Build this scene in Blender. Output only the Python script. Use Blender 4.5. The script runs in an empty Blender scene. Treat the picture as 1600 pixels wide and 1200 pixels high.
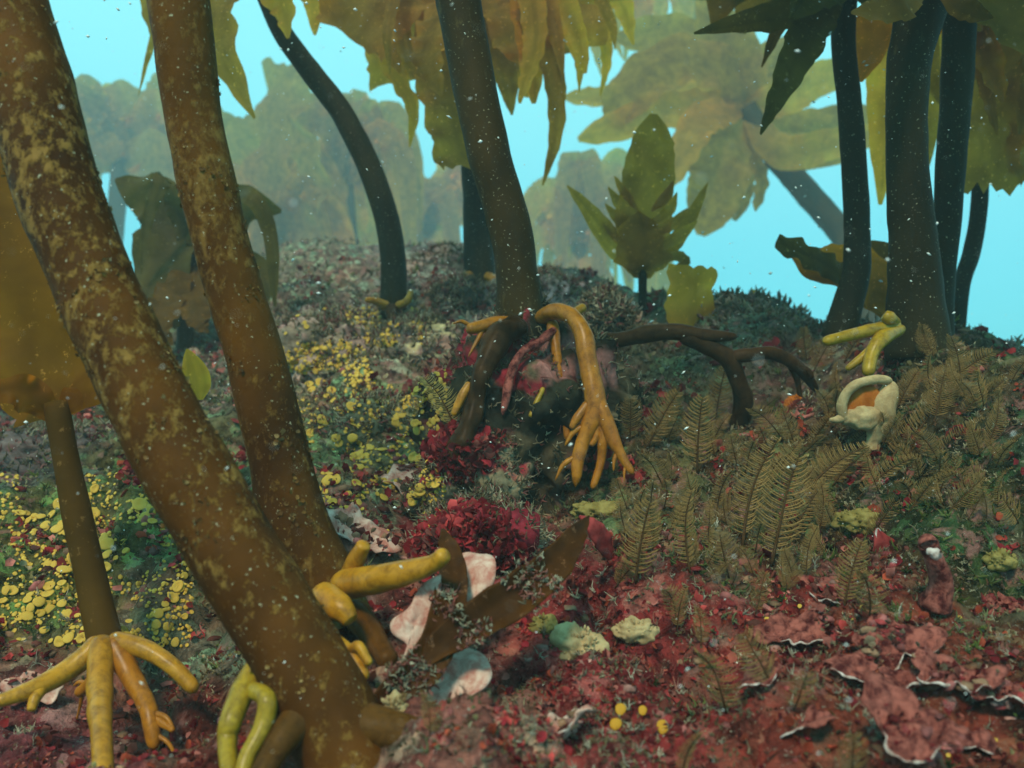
import bpy, math, random
import numpy as np
from mathutils import Vector, Matrix

random.seed(7)
RNG = np.random.default_rng(7)
scene = bpy.context.scene
COL = scene.collection

# ------------------------------------------------------------------ camera, light, exposure
F = 1386.0                       # focal length in photo pixels (photo 1600 x 1200)
CZ = 0.30                        # camera height
cam_d = bpy.data.cameras.new("camera"); cam = bpy.data.objects.new("camera", cam_d); COL.objects.link(cam)
cam.location = (0, 0, CZ); cam.rotation_euler = (math.radians(90), 0, 0)
cam_d.sensor_width = 36.0; cam_d.lens = F / 1600 * 36.0
cam_d.clip_start = 0.01; cam_d.clip_end = 200
cam_d.dof.use_dof = True; cam_d.dof.focus_distance = 0.70; cam_d.dof.aperture_fstop = 9.0
scene.camera = cam

SUN_EL, SUN_AZ = 50.0, 196.0     # degrees; azimuth clockwise from +Y (behind the camera, to its right)
world = bpy.data.worlds.new("World"); scene.world = world; world.use_nodes = True
wn, wl = world.node_tree.nodes, world.node_tree.links
wn.clear()
sky = wn.new("ShaderNodeTexSky"); sky.sky_type = 'NISHITA'; sky.sun_disc = False
sky.sun_elevation = math.radians(SUN_EL); sky.sun_rotation = math.radians(SUN_AZ)
tint = wn.new("ShaderNodeMix"); tint.data_type = 'RGBA'; tint.blend_type = 'MULTIPLY'
tint.inputs[0].default_value = 1.0
wl.new(sky.outputs[0], tint.inputs[6]); tint.inputs[7].default_value = (0.30, 0.80, 0.62, 1)   # light filtered by green-blue water
b1 = wn.new("ShaderNodeBackground"); b1.inputs[1].default_value = 0.05
wl.new(tint.outputs[2], b1.inputs[0])
b2 = wn.new("ShaderNodeBackground"); b2.inputs[1].default_value = 1.05     # open water glow, brighter towards the surface
tcw = wn.new("ShaderNodeTexCoord"); sxw = wn.new("ShaderNodeSeparateXYZ"); wl.new(tcw.outputs['Generated'], sxw.inputs[0])
rmw = wn.new("ShaderNodeValToRGB"); rmw.color_ramp.interpolation = 'EASE'; wl.new(sxw.outputs[2], rmw.inputs[0])
rmw.color_ramp.elements[0].position = 0.0; rmw.color_ramp.elements[0].color = (0.06, 0.55, 0.76, 1)
rmw.color_ramp.elements[1].position = 0.42; rmw.color_ramp.elements[1].color = (0.30, 0.92, 1.0, 1)
wl.new(rmw.outputs[0], b2.inputs[0])
ad = wn.new("ShaderNodeAddShader"); wo = wn.new("ShaderNodeOutputWorld")
wl.new(b1.outputs[0], ad.inputs[0]); wl.new(b2.outputs[0], ad.inputs[1]); wl.new(ad.outputs[0], wo.inputs[0])

sun_d = bpy.data.lights.new("sun", 'SUN'); sun = bpy.data.objects.new("sun", sun_d); COL.objects.link(sun)
sun_d.energy = 3.0; sun_d.angle = math.radians(11); sun_d.color = (1.0, 0.84, 0.60)
a, e = math.radians(SUN_AZ), math.radians(SUN_EL)
sdir = Vector((math.sin(a) * math.cos(e), math.cos(a) * math.cos(e), math.sin(e)))
sun.rotation_euler = sdir.to_track_quat('Z', 'Y').to_euler(); sun.location = sdir * 5

scene.view_settings.view_transform = 'Standard'; scene.view_settings.look = 'None'
scene.view_settings.exposure = 0.0; scene.view_settings.gamma = 1.0; scene.view_settings.use_curve_mapping = False
cy = scene.cycles
cy.use_denoising = True; cy.max_bounces = 6; cy.diffuse_bounces = 3; cy.glossy_bounces = 2
cy.transmission_bounces = 4; cy.transparent_max_bounces = 8; cy.volume_bounces = 2
cy.use_adaptive_sampling = False
cy.caustics_reflective = False; cy.caustics_refractive = False
HAZE_DENSITY = 0.030
HAZE_COLOR = (0.74, 0.95, 0.95, 1)

# ------------------------------------------------------------------ numeric helpers
def _hash(ix, iy, iz, s):
    n = (ix.astype(np.int64) * 374761393 + iy.astype(np.int64) * 668265263 + iz.astype(np.int64) * 2147483647 + s * 974711) & 0xFFFFFFFF
    n = ((n ^ (n >> 13)) * 1274126177) & 0xFFFFFFFF
    n = ((n ^ (n >> 16)) * 2246822519) & 0xFFFFFFFF
    return ((n ^ (n >> 15)) & 0xFFFF) / 32767.5 - 1.0

def noise(p, scale, seed=0):
    """value noise in -1..1; p is (n,3)"""
    q = np.asarray(p, float) * scale
    i = np.floor(q).astype(np.int64); f = q - i
    f = f * f * f * (f * (f * 6 - 15) + 10)
    r = 0
    for dx in (0, 1):
        wx = f[:, 0] if dx else 1 - f[:, 0]
        for dy in (0, 1):
            wy = f[:, 1] if dy else 1 - f[:, 1]
            for dz in (0, 1):
                wz = f[:, 2] if dz else 1 - f[:, 2]
                r = r + wx * wy * wz * _hash(i[:, 0] + dx, i[:, 1] + dy, i[:, 2] + dz, seed)
    return r

def fbm(p, scale, octv=3, seed=0, gain=0.5):
    r, a_ = 0, 1.0
    for o in range(octv):
        r = r + a_ * noise(p, scale * 2.03 ** o, seed + o * 17); a_ *= gain
    return r

def P(px, py, d):
    """the point at depth d that the photograph shows at pixel (px, py)"""
    return np.array([(px - 800) / F * d, d, CZ + (600 - py) / F * d])

def to_px(v):
    v = np.atleast_2d(v); y = np.maximum(v[:, 1], 1e-3)
    return 800 + v[:, 0] / y * F, 600 - (v[:, 2] - CZ) / y * F

def spline(pts, n):
    p = np.asarray(pts, float)
    if len(p) < 3:
        t = np.linspace(0, 1, n)[:, None]; return p[0] * (1 - t) + p[-1] * t
    q = np.vstack([2 * p[0] - p[1], p, 2 * p[-1] - p[-2]])
    out = []
    for s in np.linspace(0, len(p) - 1 - 1e-9, n):
        k = int(s); t = s - k
        a0, a1, a2, a3 = q[k], q[k + 1], q[k + 2], q[k + 3]
        out.append(0.5 * ((2 * a1) + (-a0 + a2) * t + (2 * a0 - 5 * a1 + 4 * a2 - a3) * t * t + (-a0 + 3 * a1 - 3 * a2 + a3) * t ** 3))
    return np.array(out)

def norm(v):
    v = np.asarray(v, float); return v / max(np.linalg.norm(v), 1e-9)

# ------------------------------------------------------------------ terrain
CTRL_PX = [
    (-300,1200,.47),(0,1200,.47),(160,1180,.50),(300,1150,.50),(400,1200,.43),(800,1200,.42),(1200,1200,.42),(1600,1200,.42),(1900,1200,.42),
    (-200,1000,.60),(0,1000,.66),(60,1090,.56),(250,1040,.60),(600,1060,.51),(800,1020,.54),(1100,1020,.54),(1400,1010,.54),(1600,1000,.52),(1800,980,.5),
    (-200,850,.82),(0,850,.82),(250,850,.80),(600,800,.80),(760,850,.67),(1000,880,.68),(1250,880,.66),(1450,880,.62),(1600,850,.60),
    (0,730,1.08),(150,725,1.1),(300,700,1.15),(550,700,1.05),(620,640,1.2),(760,815,.80),(900,808,.80),
    (-200,650,1.5),(0,660,1.5),(150,650,1.6),(350,620,1.5),(480,545,1.45),(560,492,1.68),
    (1000,720,.92),(1100,620,1.12),(1250,610,1.08),(1000,505,1.5),(1150,500,1.6),(1260,520,1.35),
    (1350,710,.84),(1500,640,.82),(1600,700,.70),(1450,552,.97),(1310,520,1.16),(1560,585,.98),(1700,620,.9),
    (610,490,1.58),(690,440,1.8),(745,435,1.78),(800,450,1.75),(880,480,1.7),(1004,490,1.72),
    (1080,515,1.55),(400,470,2.3),(200,500,2.3),(0,520,2.3),(650,385,3.0),(550,390,3.0),(300,440,3.2),(900,440,2.6),
]
CTRL_W = [(x_, -0.7, 0.06) for x_ in (-1, 0, 1)] + [(x_, 0.1, 0.09) for x_ in (-.6, 0, .6)]
CTRL_W += [(1.0, 2.3, 0.22), (0.5, 2.6, 0.30), (1.6, 1.4, 0.12), (2.4, 2.4, 0.0), (2.5, 4, 0.0), (0.9, 4, 0.2), (-2.2, 1.2, 0.05), (-2.5, 3, 0.35), (0, 4.5, .6), (-1.5, 4.5, .65)]
CTRL_W += [(x_, 8, 0.35 - 0.05 * x_) for x_ in (-8, -4, 0, 4, 8)] + [(x_, 15, 0.0) for x_ in (-14, -5, 5, 14)]
_c = np.array([P(*c) for c in CTRL_PX] + [np.array(c) for c in CTRL_W])
def _phi(r): return np.sqrt(r * r + 0.05 ** 2)
_A = _phi(np.linalg.norm(_c[:, None, :2] - _c[None, :, :2], axis=2)) + np.eye(len(_c)) * -0.012
_n = len(_c); _M = np.zeros((_n + 3, _n + 3)); _M[:_n, :_n] = _A
_M[:_n, _n] = 1; _M[:_n, _n + 1:] = _c[:, :2]; _M[_n, :_n] = 1; _M[_n + 1:, :_n] = _c[:, :2].T
_w = np.linalg.solve(_M, np.concatenate([_c[:, 2], np.zeros(3)]))

def base_height(x, y):
    x = np.asarray(x, float); y = np.asarray(y, float); r = np.empty_like(x)
    for s in range(0, len(x), 60000):
        xs, ys = x[s:s + 60000], y[s:s + 60000]
        ph = _phi(np.hypot(xs[:, None] - _c[None, :, 0], ys[:, None] - _c[None, :, 1]))
        r[s:s + 60000] = ph @ _w[:_n] + _w[_n] + xs * _w[_n + 1] + ys * _w[_n + 2]
    return r

_dr = np.random.default_rng(404)
_DY = 0.40 + 2.2 * _dr.random(620) ** 1.5; _DX = (_dr.random(620) * 2 - 1) * (0.12 + 0.70 * _DY)
_DR = (0.022 + 0.040 * _dr.random(620) ** 1.6) * (0.45 + 0.85 * _DY)
def domes(x, y):
    """rounded cobbles and knobs grown over by crust"""
    r = np.zeros_like(x); near = (y > 0.3) & (y < 2.9) & (np.abs(x) < 2.2); xi, yi = x[near], y[near]; h = np.zeros_like(xi)
    wx = 0.012 * noise(np.stack([xi, yi, 0 * xi], 1), 28, 61); wy = 0.012 * noise(np.stack([xi, yi, 0 * xi], 1), 28, 62)
    for q in range(len(_DX)):
        m = (np.abs(xi - _DX[q]) < _DR[q] * 1.3) & (np.abs(yi - _DY[q]) < _DR[q] * 1.3)
        if not m.any(): continue
        d2 = ((xi[m] + wx[m] - _DX[q]) ** 2 + (yi[m] + wy[m] - _DY[q]) ** 2) / _DR[q] ** 2
        h[m] = np.maximum(h[m], _DR[q] * 0.62 * np.sqrt(np.clip(1 - d2, 0, 1)))
    r[near] = h - 0.012 * np.clip(yi, .5, 1.5); return r
def height(x, y):
    x = np.atleast_1d(np.asarray(x, float)); y = np.atleast_1d(np.asarray(y, float))
    p = np.stack([x, y, np.zeros_like(x)], 1)
    k = np.clip(0.55 + 0.35 * (y - 0.4), 0.5, 3)
    h = base_height(x, y)
    h += domes(x, y)
    for hx, hy, hr, hd in ((-.244, .52, .085, .036), (-.30, .55, .07, .02), (.035, .825, .055, .04), (-.05, .83, .05, .03), (-.055, .48, .06, .022), (-.124, .42, .05, .025)):
        h -= hd * np.exp(-((x - hx) ** 2 + (y - hy) ** 2) / hr ** 2)
    h += k * 0.016 * fbm(p, 9, 2, 3)
    rid = 1 - np.abs(fbm(p, 22, 2, 11))
    h += k * 0.008 * (rid - 0.6)
    h += 0.020 * np.clip(1.5 - y, 0, 1) * fbm(p, 13, 2, 51) + 0.010 * np.clip(1.4 - y, 0, 1) * (0.4 - np.abs(noise(p, 30, 55)))
    h += k * 0.012 * (0.45 - np.abs(noise(p, 15, 41))) * np.clip(1.6 - y, 0.3, 1)
    lum = np.abs(noise(p, 48, 21)); h += k * 0.0065 * (0.5 - lum)
    h += k * 0.0028 * fbm(p, 130, 3, 31, 0.65)
    return h

def hit(px, py):
    """where the line of sight through pixel (px, py) meets the ground"""
    d = np.geomspace(0.3, 6, 900)
    x = (px - 800) / F * d; z = CZ + (600 - py) / F * d
    h = height(x, d)
    k = np.argmax(z < h) if np.any(z < h) else len(d) - 1
    return np.array([x[k], d[k], h[k]])

# ------------------------------------------------------------------ mesh helpers
class MB:
    def __init__(s): s.v, s.f, s.c, s.n, s.hascol = [], [], [], 0, False
    def add(s, verts, faces, col=None):
        verts = np.asarray(verts, float)
        if len(verts) == 0: return
        s.v.append(verts); o = s.n
        s.f.extend([tuple(i + o for i in f) for f in faces])
        if col is None: col = (1, 1, 1)
        else: s.hascol = True
        col = np.asarray(col, float)
        s.c.append(np.broadcast_to(col, (len(verts), 3)).copy()); s.n += len(verts)
    def build(s, name, mat, parent=None, base=(0, 0, 0), smooth=True):
        v = np.vstack(s.v) - np.asarray(base, float)
        me = bpy.data.meshes.new(name); me.from_pydata(v.tolist(), [], s.f)
        if True:
            at = me.color_attributes.new("tone", 'FLOAT_COLOR', 'POINT')
            c = np.hstack([np.vstack(s.c), np.ones((s.n, 1))]).astype(np.float32); at.data.foreach_set("color", c.ravel())
        if smooth: me.polygons.foreach_set("use_smooth", [True] * len(me.polygons))
        me.materials.append(mat); me.update()
        o = bpy.data.objects.new(name, me); COL.objects.link(o)
        if parent is None: o.location = base
        else: o.parent = parent
        return o

def tag(o, label, cat, group=None, kind=None):
    if label: o["label"] = label
    if cat: o["category"] = cat
    if group: o["group"] = group
    if kind: o["kind"] = kind
    return o

def thing(name, loc, label, cat, group=None):
    o = bpy.data.objects.new(name, None); COL.objects.link(o); o.location = loc
    o.empty_display_size = 0.02
    return tag(o, label, cat, group)

def tube_geo(pts, radii, n=40, seg=14, bump=0.0, bscale=60, seed=0, flat=1.0, flat_dir=None, round_end=True, round_start=False):
    c = spline(pts, n)
    r = np.interp(np.linspace(0, len(radii) - 1, n), np.arange(len(radii)), radii)
    t = np.gradient(c, axis=0); t /= np.linalg.norm(t, axis=1)[:, None] + 1e-12
    if round_end:
        m = max(2, n // 8); u = np.linspace(0, 1, m); r[-m:] *= np.sqrt(np.clip(1 - u ** 3, 0.0, 1)) + 0.02
    if round_start:
        m = max(2, n // 8); u = np.linspace(1, 0, m); r[:m] *= np.sqrt(np.clip(1 - u ** 3, 0.0, 1)) + 0.02
    ref = np.array([0, 1, 0.]) if flat_dir is None else norm(flat_dir)
    if abs(t[0] @ ref) > 0.9: ref = np.array([1, 0, 0.])
    V = []; a_ = np.linspace(0, 2 * math.pi, seg, endpoint=False)
    nn = norm(ref - t[0] * (ref @ t[0]))
    for i in range(n):
        nn = norm(nn - t[i] * (nn @ t[i])); b = np.cross(t[i], nn)
        V.append(c[i] + r[i] * (np.cos(a_)[:, None] * nn * flat + np.sin(a_)[:, None] * b))
    V = np.vstack(V)
    if bump:
        cc = np.repeat(c, seg, 0); d = V - cc
        k = 1 + bump * fbm(V, bscale, 2, seed)[:, None]; V = cc + d * k
    Fc = []
    for i in range(n - 1):
        for j in range(seg):
            j2 = (j + 1) % seg; Fc.append((i * seg + j, i * seg + j2, (i + 1) * seg + j2, (i + 1) * seg + j))
    V = np.vstack([V, c[0], c[-1]]); s0, s1 = n * seg, n * seg + 1
    for j in range(seg):
        j2 = (j + 1) % seg; Fc.append((s0, j2, j)); Fc.append((s1, (n - 1) * seg + j, (n - 1) * seg + j2))
    return V, Fc

PROF = {
    'finger': [0.55, 0.85, 1.0, 0.95, 0.75, 0.5, 0.42, 0.25, 0.04],
    'leaf':   [0.25, 0.62, 0.9, 1.0, 0.97, 0.86, 0.64, 0.40, 0.06],
    'tongue': [0.30, 0.62, 0.86, 0.96, 1.0, 0.99, 0.96, 0.92, 0.87, 0.80, 0.70, 0.52, 0.12],
    'strap':  [0.8, 1, 1, 1, 0.95, 0.9, 0.75, 0.5],
    'cord':   [0.55, 0.95, 1.0, 1.0, 1.0, 1.0, 0.95, 0.9],
    'broad':  [0.3, 0.75, 1.0, 1.0, 1.0, 0.95, 0.9, 0.85],
    'torn':   [0.6, 0.9, 1.0, 1.0, 1.0, 0.9, 0.95, 0.9],
}
def blade_geo(pts, width, prof='leaf', twist=0.0, ruffle=0.15, torn=0.0, nu=36, nv=11, seed=0, curl=0.0, thick=0.0012, facing=None):
    """a kelp blade: a closed thin body along pts; ruffled, toothed edges"""
    c = spline(pts, nu); u = np.linspace(0, 1, nu)
    w = np.interp(np.linspace(0, len(PROF[prof]) - 1, nu), np.arange(len(PROF[prof])), PROF[prof]) * width * 0.5
    t = np.gradient(c, axis=0); t /= np.linalg.norm(t, axis=1)[:, None] + 1e-12
    rr = np.random.default_rng(seed + 1000)
    ph = rr.uniform(0, 6.28, 6); L = np.sum(np.linalg.norm(np.diff(c, axis=0), axis=1))
    nwav = max(1.5, L / (width + 1e-6) * 1.3)
    face = np.array([0, -1, 0.]) if facing is None else norm(facing)
    v = np.linspace(-1, 1, nv)
    ul = u[:, None]; vl = v[None, :]
    jag_l = 1 + torn * noise(np.stack([u * L * 110, u * 0 + seed, u * 0], 1), 1.0, seed)
    jag_r = 1 + torn * noise(np.stack([u * L * 110, u * 0 + seed + 9, u * 0], 1), 1.0, seed + 5)
    V = np.zeros((nu, nv, 3)); N = np.zeros((nu, nv, 3))
    for i in range(nu):
        n0 = norm(face - t[i] * (face @ t[i]))
        ang = twist * (0.4 + 0.6 * u[i]) + 0.25 * math.sin(3 * u[i] + ph[0])
        n1 = n0 * math.cos(ang) + np.cross(t[i], n0) * math.sin(ang)
        s = np.cross(t[i], n1)
        k = np.where(v < 0, jag_l[i], jag_r[i]) * w[i]
        off = ruffle * w[i] * (np.abs(v) ** 1.6 * np.where(v < 0, math.sin(6.28 * nwav * u[i] + ph[1]), math.sin(6.28 * nwav * 1.15 * u[i] + ph[2]))
                               + 0.3 * np.sin(9 * u[i] + 3 * v + ph[3]))
        cv = curl * w[i] * v * v
        V[i] = c[i] + s * (v * k)[:, None] + n1 * (off + cv)[:, None]; N[i] = n1
    # torn tip
    if prof in ('broad', 'torn'):
        tip = 1 + 0.10 * noise(np.stack([v * 3.0, v * 0 + seed, v * 0], 1), 2.0, seed + 3)
        dl = (V[-1] - V[-4]); V[-1] += dl * (tip - 1)[:, None] * 5
    if thick <= 0:                            # frond tissue about as thin as a leaf: one sheet
        Fc = [(i * nv + j, i * nv + j + 1, (i + 1) * nv + j + 1, (i + 1) * nv + j) for i in range(nu - 1) for j in range(nv - 1)]
        V = V.reshape(-1, 3)
    gu, gv = np.meshgrid(u, v, indexing='ij'); q = np.stack([gv.ravel() * 5 + seed, gu.ravel() * L * 9, gu.ravel() * 0], 1)      # streaks along the frond, thinner margins
    g = np.clip(1.0 + .22 * np.abs(gv.ravel()) ** 2 + .16 * noise(q * np.array([.55, 1, 1]), 1.0, seed) + .08 * noise(q * np.array([2.2, 3, 1]), 1.0, seed + 3), .35, 1.6)[:, None] * np.ones(3)
    if thick <= 0: return V, Fc, g
    th = thick * (1 - 0.6 * np.abs(vl) ** 3)[..., None]
    top = (V + N * th).reshape(-1, 3); bot = (V - N * th).reshape(-1, 3)
    m = nu * nv; Fc = []
    for i in range(nu - 1):
        for j in range(nv - 1):
            q = i * nv + j; Fc.append((q, q + 1, q + nv + 1, q + nv)); Fc.append((m + q, m + q + nv, m + q + nv + 1, m + q + 1))
        q = i * nv; Fc.append((q, q + nv, m + q + nv, m + q)); q = i * nv + nv - 1; Fc.append((q, m + q, m + q + nv, q + nv))
    for j in range(nv - 1):
        Fc.append((j, m + j, m + j + 1, j + 1)); q = (nu - 1) * nv + j; Fc.append((q, q + 1, m + q + 1, m + q))
    return np.vstack([top, bot]), Fc, np.vstack([g, g])

def blob_geo(center, rad, seed=0, amp=0.25, scale=30, nu=28, nv=18, fine=0.0, fscale=150):
    th = np.linspace(0, math.pi, nv); ph = np.linspace(0, 2 * math.pi, nu, endpoint=False)
    V = []
    for t_ in th:
        for p_ in ph: V.append((math.sin(t_) * math.cos(p_), math.sin(t_) * math.sin(p_), math.cos(t_)))
    V = np.array(V); rad = np.asarray(rad) * np.ones(3)
    W = V * rad + np.asarray(center)
    k = 1 + amp * fbm(W, scale, 3, seed) + (fine * fbm(W, fscale, 2, seed + 7) if fine else 0)
    W = np.asarray(center) + V * rad * k[:, None]
    # one point at each pole
    W[:nu] = W[:nu].mean(0); W[-nu:] = W[-nu:].mean(0)
    Fc = []
    for i in range(nv - 1):
        for j in range(nu):
            j2 = (j + 1) % nu
            if i == 0: Fc.append((j, (i + 1) * nu + j, (i + 1) * nu + j2))
            elif i == nv - 2: Fc.append((i * nu + j, (i + 1) * nu + j, i * nu + j2))
            else: Fc.append((i * nu + j, (i + 1) * nu + j, (i + 1) * nu + j2, i * nu + j2))
    return W, Fc

# ------------------------------------------------------------------ materials
def new_mat(name):
    m = bpy.data.materials.new(name); m.use_nodes = True
    nt = m.node_tree; nt.nodes.clear()
    out = nt.nodes.new("ShaderNodeOutputMaterial")
    return m, nt, nt.nodes, nt.links, out

def n_noise(nt, scale, detail=4, rough=0.6, vec=None, dist=0.0):
    n = nt.nodes.new("ShaderNodeTexNoise"); n.inputs['Scale'].default_value = scale
    n.inputs['Detail'].default_value = detail; n.inputs['Roughness'].default_value = rough; n.inputs['Distortion'].default_value = dist
    if vec is not None: nt.links.new(vec, n.inputs['Vector'])
    return n

def n_ramp(nt, fac, stops):
    r = nt.nodes.new("ShaderNodeValToRGB"); nt.links.new(fac, r.inputs[0])
    while len(r.color_ramp.elements) < len(stops): r.color_ramp.elements.new(0.5)
    for el, (p, c) in zip(r.color_ramp.elements, stops):
        el.position = p; el.color = (*c, 1) if len(c) == 3 else c
    return r

def n_mix(nt, a_, b_, fac, mode='MIX'):
    m = nt.nodes.new("ShaderNodeMix"); m.data_type = 'RGBA'; m.blend_type = mode
    for s, v in ((0, fac), (6, a_), (7, b_)):
        if hasattr(v, 'is_linked') or hasattr(v, 'links'): nt.links.new(v, m.inputs[s])
        elif isinstance(v, tuple): m.inputs[s].default_value = (*v, 1)
        else: m.inputs[s].default_value = v
    return m.outputs[2]

def n_geo_pos(nt):
    return nt.nodes.new("ShaderNodeTexCoord").outputs['Object']

def principled(nt, col, rough=0.6, spec=0.2, bump=None, bstr=0.3, bdist=0.002):
    b = nt.nodes.new("ShaderNodeBsdfPrincipled")
    if isinstance(col, tuple): b.inputs['Base Color'].default_value = (*col, 1)
    else: nt.links.new(col, b.inputs['Base Color'])
    if hasattr(rough, 'links'): nt.links.new(rough, b.inputs['Roughness'])
    else: b.inputs['Roughness'].default_value = rough
    b.inputs['Specular IOR Level'].default_value = spec * 0.22      # under water surfaces hardly mirror
    if bump is not None:
        bn = nt.nodes.new("ShaderNodeBump"); bn.inputs['Strength'].default_value = bstr; bn.inputs['Distance'].default_value = bdist
        nt.links.new(bump, bn.inputs['Height']); nt.links.new(bn.outputs[0], b.inputs['Normal'])
    return b

def mat_stipe(name, dark, mid, patch, lo=0.5, hi=0.62, stretch=0.45, pscale=34, spec=0.25, rise=0.0):
    m, nt, N, L, out = new_mat(name)
    co = n_geo_pos(nt)
    mp = N.new("ShaderNodeMapping"); mp.inputs['Scale'].default_value = (1, 1, stretch); L.new(co, mp.inputs[0])
    n1 = n_noise(nt, 14, 4, 0.6, mp.outputs[0])
    base = n_ramp(nt, n1.outputs[0], [(0.3, dark), (0.7, mid)])
    n2 = n_noise(nt, pscale, 7, 0.72, mp.outputs[0], 0.15)
    n3 = n_noise(nt, 7, 2, 0.5, co)
    ad_ = N.new("ShaderNodeMath"); ad_.operation = 'MULTIPLY_ADD'; L.new(n3.outputs[0], ad_.inputs[0]); ad_.inputs[1].default_value = 0.5
    L.new(n2.outputs[0], ad_.inputs[2])
    src = ad_.outputs[0]
    if rise:                                   # growth is thicker higher up the stem
        sx = N.new("ShaderNodeSeparateXYZ"); L.new(co, sx.inputs[0]); mm = N.new("ShaderNodeMath"); mm.operation = 'MULTIPLY_ADD'
        L.new(sx.outputs[2], mm.inputs[0]); mm.inputs[1].default_value = rise; L.new(src, mm.inputs[2]); m2 = N.new("ShaderNodeMath"); m2.operation = 'SUBTRACT'
        L.new(mm.outputs[0], m2.inputs[0]); m2.inputs[1].default_value = rise * 0.25; src = m2.outputs[0]
    msk = n_ramp(nt, src, [(lo + 0.25, (0, 0, 0)), (hi + 0.25, (1, 1, 1))])
    n4 = n_noise(nt, 190, 3, 0.7, co)
    pc = n_mix(nt, patch, tuple(x_ * 0.55 for x_ in patch), n4.outputs[0])
    c1 = n_mix(nt, base.outputs[0], pc, msk.outputs[0])
    fl = n_noise(nt, 420, 2, 0.5, co); fr = n_ramp(nt, fl.outputs[0], [(0.68, (0, 0, 0)), (0.74, (1, 1, 1))])
    c2 = n_mix(nt, c1, (0.38, 0.34, 0.22), fr.outputs[0])
    hsum = N.new("ShaderNodeMath"); hsum.operation = 'ADD'; L.new(n4.outputs[0], hsum.inputs[0]); L.new(msk.outputs[0], hsum.inputs[1])
    b = principled(nt, c2, 0.55, spec, hsum.outputs[0], 0.55, 0.0012)
    L.new(b.outputs[0], out.inputs[0]); return m

def mat_blade(name, c1, c2, trans=0.55, scale=18, spec=0.2, tc=None):
    m, nt, N, L, out = new_mat(name)
    co = n_geo_pos(nt)
    n1 = n_noise(nt, scale, 5, 0.62, co, 0.4); base = n_ramp(nt, n1.outputs[0], [(0.32, c1), (0.68, c2)])
    n2 = n_noise(nt, 160, 3, 0.7, co); sp = n_ramp(nt, n2.outputs[0], [(0.62, (0, 0, 0)), (0.72, (1, 1, 1))])
    col = n_mix(nt, base.outputs[0], tuple(min(1, x_ * 1.8 + 0.03) for x_ in c2), sp.outputs[0])
    at = N.new('ShaderNodeAttribute'); at.attribute_name = 'tone'; col = n_mix(nt, col, at.outputs[0], 1.0, 'MULTIPLY')
    b = principled(nt, col, 0.5, spec, n2.outputs[0], 0.25, 0.001)
    tr = N.new("ShaderNodeBsdfTranslucent")
    tcol = n_mix(nt, col, (3.0, 2.0, 0.9) if tc is None else tc, 1.0, 'MULTIPLY'); L.new(tcol, tr.inputs[0])
    mx = N.new("ShaderNodeMixShader"); mx.inputs[0].default_value = trans
    L.new(b.outputs[0], mx.inputs[1]); L.new(tr.outputs[0], mx.inputs[2]); L.new(mx.outputs[0], out.inputs[0]); return m

def mat_root(name, c1, c2, spec=0.3):
    m, nt, N, L, out = new_mat(name)
    co = n_geo_pos(nt); n1 = n_noise(nt, 30, 4, 0.6, co); base = n_ramp(nt, n1.outputs[0], [(0.3, c1), (0.7, c2)])
    n2 = n_noise(nt, 130, 6, 0.75, co, 0.4); sp = n_ramp(nt, n2.outputs[0], [(0.44, (1.08, 1.06, 1)), (0.66, (0.50, 0.44, 0.40))])
    col = n_mix(nt, base.outputs[0], sp.outputs[0], 1.0, 'MULTIPLY')
    b = principled(nt, col, 0.45, spec, n2.outputs[0], 0.3, 0.001)
    b.inputs['Subsurface Weight'].default_value = 0.3; b.inputs['Subsurface Radius'].default_value = (0.008, 0.004, 0.001); b.inputs['Roughness'].default_value = 0.3; b.inputs['Specular IOR Level'].default_value = spec * 0.7
    L.new(b.outputs[0], out.inputs[0]); return m

def mat_tone(name, rough=0.7, spec=0.15, trans=0.0, nscale=140, contrast=0.45, bump=0.4, nscale2=28):
    """colour from the mesh's own 'tone' attribute, broken up with grain"""
    m, nt, N, L, out = new_mat(name)
    at = N.new("ShaderNodeAttribute"); at.attribute_name = "tone"; co = n_geo_pos(nt)
    n1 = n_noise(nt, nscale, 5, 0.7, co); n2 = n_noise(nt, nscale2, 4, 0.6, co)
    g = n_ramp(nt, n1.outputs[0], [(0.25, (1 - contrast,) * 3), (0.5, (1, 1, 1)), (0.78, (1 + contrast,) * 3)])
    g2 = n_ramp(nt, n2.outputs[0], [(0.3, (1 - contrast, 1 - contrast * 1.0, 1 - contrast * 1.0)), (0.7, (1 + contrast * .5,) * 3)])
    c = n_mix(nt, at.outputs[0], g.outputs[0], 1.0, 'MULTIPLY'); c = n_mix(nt, c, g2.outputs[0], 1.0, 'MULTIPLY')
    b = principled(nt, c, rough, spec, n1.outputs[0], bump, 0.002)
    if trans:
        tr = N.new("ShaderNodeBsdfTranslucent"); L.new(c, tr.inputs[0])
        mx = N.new("ShaderNodeMixShader"); mx.inputs[0].default_value = trans
        L.new(b.outputs[0], mx.inputs[1]); L.new(tr.outputs[0], mx.inputs[2]); L.new(mx.outputs[0], out.inputs[0])
    else: L.new(b.outputs[0], out.inputs[0])
    return m

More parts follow.
